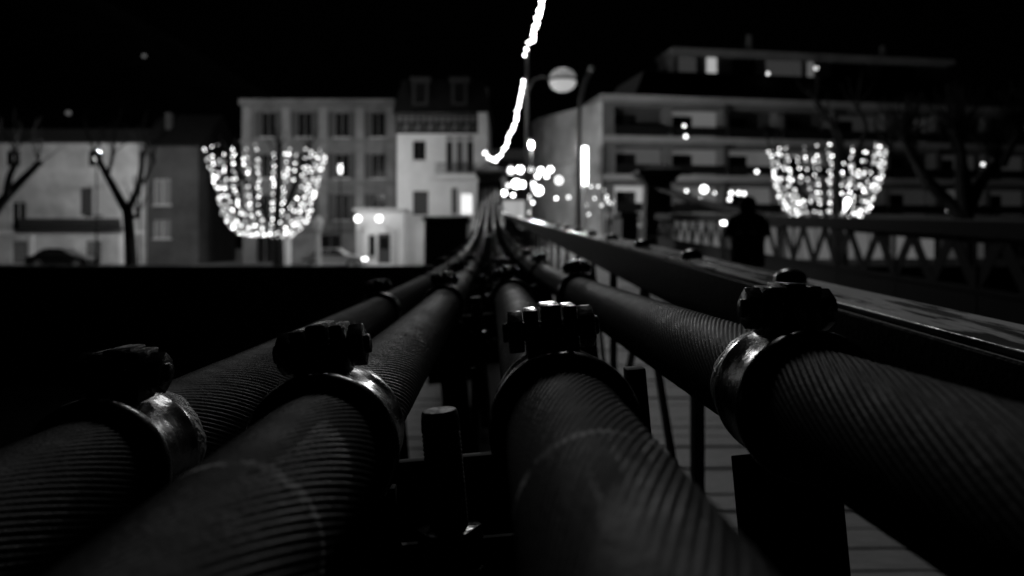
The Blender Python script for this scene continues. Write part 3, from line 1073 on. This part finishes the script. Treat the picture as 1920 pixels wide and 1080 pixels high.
def bare_tree(label, y, trunk, limbs, r0=0.37, seed=1, twigs=5, tl=2.2):
    rnd = random.Random(seed)
    base = P(trunk[0][0], trunk[0][1], y)
    root = empty('bare_tree', (base.x, y, 0.0))
    tag(root, label, 'tree', 'bare pollarded trees along the quay')
    o = Vector(root.location)
    limbs = [(p_, a_ * r0 / .32, b_ * r0 / .32, d_) for p_, a_, b_, d_ in limbs]
    pts = [Vector((base.x, y, 0.0))] + branch_pts(trunk, y)
    mb = MB(); mb.tube([p - o for p in pts], [r0 * 1.25] + [r0 * (1 - .25 * i / len(pts)) for i in range(1, len(pts))], 10)
    mb.build('trunk', M['bark'], root, smooth=True)
    crown = None
    for li, (path, ra, rb, dev) in enumerate(limbs):
        pp = branch_pts(path, y, dev)
        mb = MB()
        n = len(pp)
        mb.tube([p - o for p in pp], [ra + (rb - ra) * i / (n - 1) for i in range(n)], 8)
        tip = pp[-1]
        # knuckle and thin twigs at the pollarded end
        mb.lathe([(0, -.2), (rb * 1.5, -.1), (rb * 1.7, .05), (0, .2)], 8, 'z', tip - o)
        for q in range(twigs):
            d = Vector((rnd.uniform(-.6, .6), rnd.uniform(-.6, .6), rnd.uniform(.6, 1.1))).normalized()
            p1 = tip + d * tl * rnd.uniform(.4, .8)
            p2 = p1 + (d + Vector((rnd.uniform(-.3, .3), rnd.uniform(-.3, .3), .3))).normalized() * tl * .5
            mb.tube([tip - o, p1 - o, p2 - o], [.05, .035, .02], 5)
        mb.build('limb', M['bark'], root, smooth=True)
    return root


bare_tree('bare black tree at the frame edge with one thick limb reaching up', 50,
          [(-24, 496), (-22, 400)],
          [([(-22, 410), (5, 372), (36, 335), (62, 305)], .3, .17, .2), ([(12, 365), (22, 330), (40, 300), (38, 288)], .2, .12, -.2),
           ([(-22, 400), (-40, 340), (-30, 280)], .26, .15, .3)], seed=2)
bare_tree('bare black forked tree in front of the pale corner house', 50,
          [(246, 497), (243, 440), (238, 385)],
          [([(240, 400), (214, 358), (186, 312), (170, 285)], .24, .13, .2), ([(240, 392), (256, 365), (268, 335), (276, 290)], .2, .11, -.2),
           ([(200, 335), (204, 310), (206, 285)], .12, .08, .2), ([(243, 410), (258, 404)], .15, .1, 0), ([(268, 345), (284, 300)], .1, .07, 0.3)],
          seed=3)
bare_tree('bare tree wrapped in hanging lights beside the tall grey house', 50.6,
          [(522, 497), (521, 450), (518, 425)],
          [([(519, 432), (480, 380), (440, 320), (415, 285)], .2, .1, .6), ([(519, 430), (545, 380), (575, 320), (592, 285)], .2, .1, -.6),
           ([(518, 425), (512, 360), (505, 290)], .2, .1, .9), ([(518, 425), (530, 350), (540, 280)], .18, .1, -.9)], seed=4, tl=1.2)
bare_tree('bare tree wrapped in hanging lights behind the lattice railing', 50.6,
          [(1580, 497), (1575, 450), (1572, 425)],
          [([(1573, 430), (1530, 380), (1490, 330), (1470, 285)], .2, .1, .6), ([(1573, 430), (1600, 370), (1630, 320), (1645, 285)], .2, .1, -.6),
           ([(1573, 425), (1580, 350), (1600, 250), (1575, 210)], .22, .1, .9), ([(1573, 425), (1560, 350), (1545, 260), (1500, 200)], .18, .1, -.9),
           ([(1600, 300), (1628, 240), (1615, 200)], .15, .08, .3)], seed=5, tl=2)
bare_tree('broad bare black tree at the frame edge in front of the apartment block', 49.5,
          [(1812, 497), (1812, 430), (1808, 390)],
          [([(1808, 410), (1770, 365), (1738, 325), (1722, 280)], .26, .13, .3), ([(1808, 395), (1796, 340), (1788, 290), (1770, 250)], .26, .13, -.4),
           ([(1810, 400), (1840, 350), (1870, 315), (1892, 300)], .26, .13, .4), ([(1810, 390), (1822, 330), (1812, 270)], .2, .12, .6),
           ([(1880, 310), (1900, 270), (1915, 240)], .14, .09, .1), ([(1740, 330), (1716, 300), (1700, 260)], .14, .08, .2)], r0=.58, seed=6, twigs=46, tl=2.5)

# ------------------------------------------------------------------ hanging fairy lights on two trees
BULB = {}
for nm in ('lit_a', 'lit_b', 'lit_c', 'lit_d', 'lit_e', 'garland_lit'):
    me = bpy.data.meshes.new('bulb')
    bm = bmesh.new()
    bmesh.ops.create_icosphere(bm, subdivisions=1, radius=1.0)
    bm.to_mesh(me); bm.free()
    me.polygons.foreach_set('use_smooth', [True] * len(me.polygons))
    me.materials.append(M[nm])
    BULB[nm] = me


def light_net(label, uc, vtop, vbot, ru, y, seed, squash=1.0, strings=25, per=12):
    rnd = random.Random(seed)
    c = P(uc, vbot, y)
    root = empty('light_net', c)
    tag(root, label, 'fairy lights', 'nets of hanging lights on the quay trees')
    Rm = ru / F * y
    dim = []
    Hm = (vbot - vtop) / F * y
    for k in range(strings):
        ph = 2 * math.pi * (k + rnd.uniform(-.3, .3)) / strings
        lean = 1 + .10 * math.cos(ph)
        t0 = rnd.choice([0.0, 0.0, .004, .02]); t1 = rnd.uniform(.975, 1.0)

        def pt(t):
            r = Rm * (max(t, .002) ** .25) * (squash if math.cos(ph) > 0 else 1) * (1 + .03 * math.sin(7 * t + k))
            return Vector((r * math.cos(ph), .75 * r * math.sin(ph), Hm * t))
        arc = [pt(t0 + (t1 - t0) * (i / 24) ** 2) for i in range(25)]
        cum = [0.0]
        for i in range(24):
            cum.append(cum[-1] + (arc[i + 1] - arc[i]).length)
        mb = MB()
        mb.tube(arc, .012, 4)
        st = mb.build('light_string', M['wire'], root)
        for i in range(8):
            w_ = rnd.random() * cum[-1]
            j = max(q for q in range(len(cum)) if cum[q] <= w_)
            dim.append(arc[j].lerp(arc[min(j + 1, len(arc) - 1)], rnd.random()) + Vector((rnd.uniform(-.1, .1), rnd.uniform(-.1, .1), rnd.uniform(-.1, .1))))
        for i in range(per - (k % 4 == 0)):
            w_ = min(.999, (i + rnd.uniform(.1, .9)) / per) * cum[-1]
            j = max(q for q in range(len(cum)) if cum[q] <= w_)
            p = arc[j].lerp(arc[min(j + 1, len(arc) - 1)], (w_ - cum[j]) / max(1e-6, cum[min(j + 1, len(cum) - 1)] - cum[j]))
            p = p + Vector((rnd.uniform(-.06, .06), rnd.uniform(-.06, .06), rnd.uniform(-.08, .08)))
            nm = rnd.choices(['lit_a', 'lit_b', 'lit_c', 'lit_d', 'lit_e'], [3, 4, 4, 2.5, 1])[0]
            b = link('bulb', BULB[nm], st)
            b.location = p
            b.scale = (.054, .054, .054)
    mb = MB()
    for p in dim:
        q = .05
        mb.lathe([(0, -q), (q, 0), (0, q)], 6, 'z', p)
    struct(mb.build('dim_bulbs', M['lit_dim'], root), 'stuff')
    return root


light_net('bowl-shaped net of hanging lights on the tree by the tall grey house', 503, 276, 444, 113, 50, 11, squash=.95)
light_net('bowl-shaped net of hanging lights behind the lattice railing', 1551, 276, 424, 110, 50, 12, squash=.98)

# ------------------------------------------------------------------ garlands over the bridge
def garland(label, pts, step, r, ymin=-99):
    pts = [Vector(p) for p in pts]
    root = empty('light_garland', pts[-1])
    tag(root, label, 'light garland')
    o = Vector(root.location)
    mb = MB(); mb.tube([p - o for p in pts], .02, 6); w = mb.build('wire', M['wire'], root)
    acc = 0.0
    for i in range(len(pts) - 1):
        a, b = pts[i], pts[i + 1]
        d = (b - a).length
        while acc < d:
            p = a + (b - a) * (acc / d)
            if p.y > ymin:
                q = link('bulb', BULB['garland_lit'], w)
                q.location = p - o + Vector((random.uniform(-.04, .04), 0, random.uniform(-.05, .03)))
                q.scale = (r, r, r)
            acc += step
        acc -= d
    return root


YM = 31.0
path2 = [(980, 150), (978, 170), (974, 195), (968, 222), (960, 245), (950, 268), (940, 287), (930, 298), (922, 301), (915, 296), (908, 284)]
garland('short bright light garland curving down from the mast to the pylon top',
        [P(u, v, YM - 1.5 * i / 10) for i, (u, v) in enumerate(path2)], .19, .055)
pa = P(984, 104, YM); pb = Vector((1.5, -26.0, CZ + 7.4))
cat = [P(984, 104, YM), P(986, 84, YM - .3), P(998, 76, YM - .8)]
s0 = cat[-1]
for i in range(1, 46):
    t = i / 45
    p = s0.lerp(pb, t) + Vector((0.55 * math.sin(math.pi * t) * 0.0, 0, -3.2 * 4 * t * (1 - t) * .42))
    cat.append(p)
garland('long bright light garland running overhead along the bridge to the mast', cat, .30, .055, ymin=15.0)

# ------------------------------------------------------------------ masts and lamps near the bridge end
m0 = Vector((P(988, 150, YM).x, YM, deck_z(29.5) - .35))
root = empty('lamp_mast', m0)
tag(root, 'tall thin lamp mast carrying a big two-tone globe lantern', 'street lamp')
zt = P(988, 92, YM).z - m0.z
mb = MB(); mb.tube([(0, 0, 0), (0, 0, .8), (0, 0, .81), (0, 0, zt)], [.13, .12, .085, .06], 12); mb.build('mast', M['lamp_metal'], root)
ga = P(1055, 150, YM) - m0
mb = MB(); mb.tube([(0, 0, ga.z - .5), (.25, 0, ga.z + .02), (.6, 0, ga.z + .12), (ga.x - .45, 0, ga.z + .02)], [.05, .045, .04, .035], 8)
mb.build('arm', M['lamp_metal'], root, smooth=True)
lan = None
mb = MB(); mb.lathe([(0.52, .05), (.49, .2), (.38, .34), (.2, .43), (0, .46)], 24, 'z', ga); up = mb.build('upper_dome', mat('globe_glow_upper', .6, .5, emit=.17), root, smooth=True)
mb = MB(); mb.lathe([(0, -.46), (.22, -.42), (.4, -.32), (.5, -.17), (.52, -.05)], 24, 'z', ga); mb.build('lower_dome', mat('globe_glow', .6, .5, emit=.42), root, smooth=True)
mb = MB(); mb.lathe([(.5, -.055), (.54, -.05), (.54, .05), (.5, .055)], 24, 'z', ga); mb.build('band', M['lamp_metal'], root, smooth=True)

root = empty('curved_lamp_post', (P(1085, 300, 38).x, 38, 0.9))
tag(root, 'pale curved lamp post leaning out beside the apartment block corner', 'street lamp')
o = Vector(root.location)
pp = [P(1084, 440, 38), P(1085, 300, 38), P(1086, 220, 38), P(1089, 185, 38), P(1096, 155, 38), P(1108, 130, 38)]
pp[0].z = o.z
mb = MB(); mb.tube([p - o for p in pp], [.14, .12, .1, .1, .1, .11], 10); mb.build('post', M['pale_metal'], root, smooth=True)
mb = MB(); mb.tube([pp[-1] - o, pp[-1] - o + Vector((.12, 0, .12))], [.14, .1], 10); mb.build('lamp_head', M['pale_metal'], root)


def street_lamp(label, u, v, y, watt, front, k=1.0, zb=0.0):
    p = P(u, v, y)
    root = empty('street_lamp', (p.x, y, zb))
    tag(root, label, 'street lamp')
    h = p.z - zb
    mb = MB(); mb.tube([(0, 0, 0), (0, 0, 1.0), (0, 0, 1.01), (0, 0, h - .35 * k)], [.09, .085, .06, .045], 8); mb.build('post', M['far_iron'], root)
    mb = MB(); mb.lathe([(.06 * k, -.36 * k), (.13 * k, -.2 * k), (.15 * k, 0), (.13 * k, .2 * k), (.06 * k, .3 * k)], 12, 'z', (0, 0, h)); mb.build('lantern', M['glow_strong'], root, smooth=True)
    mb = MB(); mb.lathe([(.2 * k, .3 * k), (.12 * k, .42 * k), (0, .48 * k)], 12, 'z', (0, 0, h)); mb.build('cap', M['lamp_metal'], root)
    if watt:
        ld = bpy.data.lights.new('lamp_light', 'POINT')
        ld.energy = watt
        ld.shadow_soft_size = .06
        lo = bpy.data.objects.new('lamp_light', ld)
        COL.objects.link(lo)
        lo.parent = root
        lo.location = (0, -.25 * k if front else .25, h)
    return root


street_lamp('lit street lamp between the forked tree and the pale corner house', 181, 292, 53, 2800, False)
street_lamp('lit street lamp in front of the tall grey house', 638, 317, 56, 600, False)
street_lamp('small lit street lamp above the shop lights beyond the bridge', 996, 272, 50, 4400, True, k=.7)
# unlit pale lantern post and pillar on the quay
root = empty('lantern_post', (P(597, 450, 54).x, 54, 0)); tag(root, 'pale unlit lantern post beside the pavilion', 'street lamp')
mb = MB(); mb.tube([(0, 0, 0), (0, 0, 2.4)], [.2, .14], 10); mb.build('post', M['pale_metal'], root)
mb = MB(); mb.lathe([(.12, 2.4), (.3, 2.9), (.34, 3.3), (.1, 3.6), (0, 3.62)], 10, 'z'); mb.build('lantern', M['pale_metal'], root)
root = empty('stone_pillar', (P(537, 450, 56).x, 56, 0)); tag(root, 'white square gate pillar beside the lit tree trunk', 'pillar')
mb = MB(); mb.box(-.25, .25, -.25, .25, 0, 2.1); mb.build('shaft', M['plaster_white'], root)
mb = MB(); mb.box(-.32, .32, -.32, .32, 2.101, 2.3); mb.build('cap', M['plaster_white'], root)

# hillside lamps
for u, v, yy, lab in ((270, 105, 420, 'faint lamp high on the dark hill'), (128, 212, 420, 'faint lamp lower on the dark hill')):
    yy = 200
    while yy < 760 and P(u, v, yy).z > hill_h(P(u, v, yy).x, yy) + 4:
        yy += 1
    p = P(u, v, yy)
    root = empty('hillside_lamp', p)
    tag(root, lab, 'street lamp', 'faint lamps on the hill')
    mb = MB(); mb.lathe([(0, -.9), (.9, -.4), (1.0, .2), (.4, .8), (0, .9)], 12, 'z'); mb.build('lantern', M['glow_hill'], root)
    mb = MB(); mb.tube([(0, .2, -.9), (0, .2, -4.6)], .15, 6); mb.build('post', M['lamp_metal'], root)

# illuminated baubles and signs along the shopping street
spots = [(958, 320, .30), (975, 318, .34), (968, 345, .36), (953, 348, .22), (980, 346, .26), (945, 362, .26), (996, 318, .22), (1014, 320, .28),
         (1032, 318, .24), (1048, 338, .42), (1008, 330, .2), (1025, 330, .2), (1000, 352, .24), (1010, 357, .36), (1000, 345, .2), (992, 370, .22), (998, 380, .14),
         (1043, 372, .10), (1066, 370, .18), (962, 366, .14), (992, 398, .08), (944, 399, .08)]
NTH = ['first', 'second', 'third', 'fourth', 'fifth', 'sixth', 'seventh', 'eighth', 'ninth', 'tenth', 'eleventh', 'twelfth', 'thirteenth']
spots_by_row = {'upper': sorted(q for q in spots if q[1] < 333), 'middle': sorted(q for q in spots if 333 <= q[1] < 360), 'lower': sorted(q for q in spots if q[1] >= 360)}
for i, (u, v, r) in enumerate(spots):
    row = next(k for k, q in spots_by_row.items() if (u, v, r) in q)
    yy = 52 + (i * 7) % 13
    o = link('festive_bauble', None) if False else empty('festive_bauble', P(u, v, yy))
    tag(o, 'glowing round festive light above the shopping street, %s from the pylon in the %s row' % (NTH[spots_by_row[row].index((u, v, r))], row), 'festive light', 'festive lights above the shopping street')
    r *= .8
    mb = MB()
    mb.lathe([(0, -r), (.6 * r, -.8 * r), (r, 0), (.6 * r, .8 * r), (0, r)], 12, 'z')
    mb.build('globe', M['glow_hot'] if i % 3 else M['glow_strong'], o, smooth=True)
    mb = MB(); mb.tube([(0, 0, r * .95), (0, 0, r + .25)], .03, 6); mb.build('hook', M['wire'], o)
for k, vv in enumerate((312, 338)):
    root = empty('hanging_wire', P(940, vv, 58)); tag(root, 'thin wire across the shopping street carrying %s festive lights' % ('upper' if k == 0 else 'lower'), 'wire')
    o = Vector(root.location)
    mb = MB(); mb.tube([P(920, vv - 10, 58) - o, P(970, vv, 58) - o, P(1040, vv, 58) - o, P(1090, vv - 14, 58) - o], .02, 5); mb.build('wire', M['wire'], root)
# upright light strip on the block's street corner
root = empty('light_strip', P(1097, 346, 57)); tag(root, 'tall upright glowing light strip on the apartment corner', 'sign')
o = Vector(root.location)
hh = (346 - 275) / F * 57
mb = MB(); mb.box(-.16, .16, 0, .25, 0, hh); mb.build('tube', M['glow_hot'], root, bevel=.05)
mb = MB(); mb.box(-.26, .26, .251, .4, -.1, hh + .1); mb.build('housing', M['lamp_metal'], root)
mb = MB(); mb.tube([(0, .33, -.1), (0, .33, -P(1097, 346, 57).z)], .08, 8); mb.build('post', M['lamp_metal'], root)
# lit arch at the shop entrance
root = empty('lit_arch', P(1112, 430, 52)); tag(root, 'glowing festive arch in front of the corner shop', 'festive light')
o = Vector(root.location)
arch = [(1092, 350), (1108, 350), (1122, 350), (1133, 356), (1138, 368), (1142, 380), (1147, 383)]
mb = MB(); mb.tube([P(u, v, 52) - o for u, v in arch], .05, 8); at_ = mb.build('arch_tube', M['lamp_metal'], root, smooth=True)
for i, (u, v) in enumerate(arch + [(1115, 372), (1128, 385), (1100, 385), (1104, 402), (1138, 374), (1150, 378)]):
    b = link('bulb', BULB[('lit_a', 'lit_b', 'lit_a')[i % 3]], at_); b.location = P(u, v, 51.9) - o
    b.scale = [(.05, .07, .09)[i % 3]] * 3
mb = MB(); mb.tube([P(1135, 365, 52.3) - o, P(1135, 445, 52.3) - o], .06, 6); mb.tube([P(1095, 352, 52.3) - o, P(1095, 445, 52.3) - o], .06, 6); mb.build('frame', M['lamp_metal'], root)
LAMP_LABELS = ['small lamp beside the opposite pylon, in a shop window', 'bright small lamp under the sloping far cables near the opposite pylon',
    'upper of two small lamps in the lit balcony bay of the apartment block', 'lower of two small lamps in the lit balcony bay of the apartment block',
    'single small lamp on a balcony beside the net of lights', 'first of three shop lamps in a row above the hooded person',
    'middle of three shop lamps in a row above the hooded person', 'last of three shop lamps in a row above the hooded person',
    'small lamp just below the row of three shop lamps', 'tiny dim lamp between the opposite pylon and the row of three shop lamps',
    'largest soft shop lamp next to the opposite pylon', 'small lamp in the middle of the penthouse windows', 'small lamp low beside the broad bare tree trunk',
    'small lamp among the upper branches of the broad bare tree', 'small lamp at the end of the lit penthouse windows']
for i, (u, v, r) in enumerate(((1287, 358, .11), (1312, 374, .16), (1283, 236, .1), (1286, 256, .13), (1419, 322, .13), (1371, 362, .15), (1385, 362, .15), (1395, 363, .14),
                               (1368, 374, .14), (1340, 362, .08), (1320, 355, .3), (1440, 138, .12), (1777, 394, .12), (1843, 308, .12), (1530, 128, .15))):
    yy = 57 if v > 200 else 66.5
    o = empty('small_lamp', P(u, v, yy))
    tag(o, LAMP_LABELS[i], 'lamp', 'small lamps along the apartment block')
    mb = MB(); mb.lathe([(0, -r), (.7 * r, -.7 * r), (r, 0), (.7 * r, .7 * r), (0, r)], 10, 'z')
    mb.build('globe', M['lit_b'] if i not in (11, 12, 13, 14) else M['glow_strong'], o, smooth=True)
    mb = MB(); mb.tube([(0, 0, r * .9), (0, .5, r + .3)], .025, 6); mb.build('bracket', M['lamp_metal'], o)
# tall lit column behind the net of lights
root = empty('light_column', (P(1589, 385, 53).x, 53, 0)); tag(root, 'tall glowing column seen through the net of hanging lights', 'festive light')
zz = P(1589, 372, 53).z; zb2 = P(1589, 404, 53).z
mb = MB(); mb.lathe([(.16, zb2), (.2, zb2 + .1), (.17, zz - .1), (.05, zz)], 12, 'z'); mb.build('lantern', M['glow_hot'], root, smooth=True)
mb = MB(); mb.tube([(0, 0, 0), (0, 0, zb2 - .002)], [.1, .07], 8); mb.build('post', M['lamp_metal'], root)
# bright oval lamp by the opposite railing
p = P(1358, 418, 20.5)
root = empty('oval_lamp', (p.x, 20.5, deck_z(20.5))); tag(root, 'bright oval lamp on a short post beside the standing person', 'lamp')
mb = MB(); mb.lathe([(0, -.045), (.07, -.035), (.085, 0), (.07, .035), (0, .045)], 16, 'z', (0, 0, p.z - deck_z(20.5))); mb.build('lens', M['glow_hot'], root, smooth=True)
mb = MB(); mb.tube([(0, .03, 0), (0, .03, p.z - deck_z(20.5) - .06)], .03, 8); mb.build('post', M['iron'], root)


# ------------------------------------------------------------------ cars
def car(label, u, y, heading, body, lights):
    root = empty('parked_car', (P(u, 490, y).x, y, 0), (0, 0, heading))
    tag(root, label, 'car', 'cars parked on the quay')
    prof = [(-2.05, .35), (-2.1, .62), (-2.0, .88), (-1.6, .95), (-1.05, 1.38), (-.6, 1.46), (.25, 1.44), (.95, 1.0), (1.75, .86), (2.05, .68), (2.1, .42), (2.0, .3)]
    mb = MB()
    n = len(prof)
    lay = [(-.78, .96), (-.84, 1.0), (.84, 1.0), (.78, .96)]
    for yy, sc_ in lay:
        for x, z in prof:
            k = 1 if z < .97 else .86
            mb.v.append((x * sc_, yy * k, z if z < .5 else .5 + (z - .5) * (.97 if sc_ < 1 else 1)))
    for j in range(3):
        for i in range(n):
            a = j * n + i; b = j * n + (i + 1) % n
            mb.f.append((a, b, b + n, a + n))
    mb.f += [tuple(range(n)), tuple(3 * n + i for i in reversed(range(n)))]
    mb.build('body', body, root, bevel=.03, bseg=2, smooth='angle')
    for sd_ in (-1, 1):
        for pts in ([(-1.45, .98), (-.98, 1.32), (-.3, 1.37), (-.3, .98)], [(-.22, .98), (-.22, 1.37), (.25, 1.35), (.85, .98)]):
            mb = MB()
            yy = .74 * sd_
            q = [(x, (.80 if z < 1.1 else .735) * sd_, z) for x, z in pts]
            mb.v = q + [(x, yv - .03 * sd_, z) for x, yv, z in q]
            mb.f = [(0, 1, 2, 3), (7, 6, 5, 4)] + [(i, (i + 1) % 4, 4 + (i + 1) % 4, 4 + i) for i in range(4)]
            mb.build('side_window', M['glass'], root)
        for xw in (-1.3, 1.3):
            mb = MB(); mb.lathe([(.12, -.1), (.28, -.11), (.33, -.08), (.33, .08), (.28, .11), (.12, .1)], 18, 'y', (xw, .78 * sd_, .33))
            wl = mb.build('wheel', M['rubber'], root, smooth='angle')
            mb = MB(); mb.lathe([(.19, -.115), (.16, .115)], 12, 'y', (xw, .785 * sd_, .33)); mb.build('rim', M['pale_metal'], wl)
        mb = MB(); mb.lathe([(.12, 0), (.13, .03), (.09, .06), (0, .075)], 12, 'x', (2.02, .58 * sd_, .66))
        mb.build('headlight', M[lights], root, smooth='angle')
    return root


car('pale parked car with its headlamp lit, below the pavilion', 628, 55, 0.0, M['car_silver'], 'glow_hot')
car('dark parked car in front of the pale corner house', 118, 54, 0.0, M['car_black'], 'glass')


# ------------------------------------------------------------------ person on the bridge
def person(loc, heading, label):
    root = empty('person', loc, (0, 0, heading))
    tag(root, label, 'person')
    V = {'pelvis': ((0, 0, .86), .15, .12), 'waist': ((0, 0, 1.02), .15, .12), 'chest': ((0, .01, 1.22), .185, .13), 'neckb': ((0, 0, 1.36), .09, .08),
         'neck': ((0, .015, 1.42), .055, .055), 'head': ((0, .03, 1.52), .085, .095), 'crown': ((0, .02, 1.62), .065, .075)}
    E = [('pelvis', 'waist'), ('waist', 'chest'), ('chest', 'neckb'), ('neckb', 'neck'), ('neck', 'head'), ('head', 'crown')]
    for s_, n in ((-1, 'l'), (1, 'r')):
        V.update({'hip' + n: ((.09 * s_, 0, .80), .1, .1), 'knee' + n: ((.1 * s_, .03, .45), .07, .07), 'ankle' + n: ((.11 * s_, 0, .09), .05, .05),
                  'toe' + n: ((.13 * s_, .17, .035), .04, .035), 'sh' + n: ((.19 * s_, 0, 1.31), .085, .08), 'el' + n: ((.26 * s_, .02, 1.05), .062, .06),
                  'wr' + n: ((.2 * s_, .2, .98), .045, .045), 'ha' + n: ((.14 * s_, .27, 1.0), .035, .035)})
        E += [('pelvis', 'hip' + n), ('hip' + n, 'knee' + n), ('knee' + n, 'ankle' + n), ('ankle' + n, 'toe' + n), ('chest', 'sh' + n), ('sh' + n, 'el' + n),
              ('el' + n, 'wr' + n), ('wr' + n, 'ha' + n)]
    keys = list(V)
    me = bpy.data.meshes.new('body')
    me.from_pydata([V[k][0] for k in keys], [(keys.index(a), keys.index(b)) for a, b in E], [])
    o = link('body', me, root)
    md = o.modifiers.new('skin', 'SKIN')
    md.use_smooth_shade = True
    for i, k in enumerate(keys):
        me.skin_vertices[0].data[i].radius = V[k][1:]
        me.skin_vertices[0].data[i].use_root = (k == 'pelvis')
    o.modifiers.new('sub', 'SUBSURF').render_levels = 2
    me.materials.append(M['cloth'])
    mb = MB()
    mb.lathe([(.31, .30), (.33, .4), (.32, .75), (.30, 1.02), (.30, 1.18), (.26, 1.3), (.18, 1.385), (.1, 1.42)], 24, 'z')
    mb.v = [(x, y * .72, z) for x, y, z in mb.v]
    mb.build('coat', M['cloth'], root, smooth=True)
    mb = MB()
    mb.lathe([(.13, 1.38), (.165, 1.46), (.17, 1.56), (.145, 1.64), (.085, 1.70), (0, 1.72)], 20, 'z', (0, -.015, 0))
    mb.build('hood', M['cloth'], root, smooth=True)
    for s_ in (-1, 1):
        mb = MB(); mb.tube([(.2 * s_, 0, 1.30), (.31 * s_, .01, 1.14), (.345 * s_, .04, .98), (.24 * s_, .2, .95)], [.1, .105, .1, .07], 12)
        mb.build('sleeve', M['cloth'], root, smooth=True)
        for f in range(5):
            mb = MB()
            bx_, by_, bz_ = .14 * s_, .27, 1.0
            if f < 4:
                pts = [(bx_ + (f - 1.5) * .018, by_ + .01, bz_), (bx_ + (f - 1.5) * .02, by_ + .055, bz_ - .005), (bx_ + (f - 1.5) * .02 - .01 * s_, by_ + .075, bz_ - .035)]
            else:
                pts = [(bx_ - .03 * s_, by_ - .02, bz_), (bx_ - .055 * s_, by_ + .01, bz_ - .005), (bx_ - .06 * s_, by_ + .04, bz_ - .015)]
            mb.tube(pts, [.0095, .009, .007], 8)
            mb.build('finger' if f < 4 else 'thumb', M['skin'], root, smooth=True)
    mb = MB(); mb.box(-.17, .17, -.36, -.19, .88, 1.3); mb.build('backpack', M['cloth'], root, bevel=.05, bseg=3, smooth='angle')
    return root


pp = P(1402, 400, 15)
person((pp.x, 15, deck_z(15) + .01), math.radians(160), 'dark hooded person with a backpack standing by the opposite railing').scale = (.95, .95, .95)
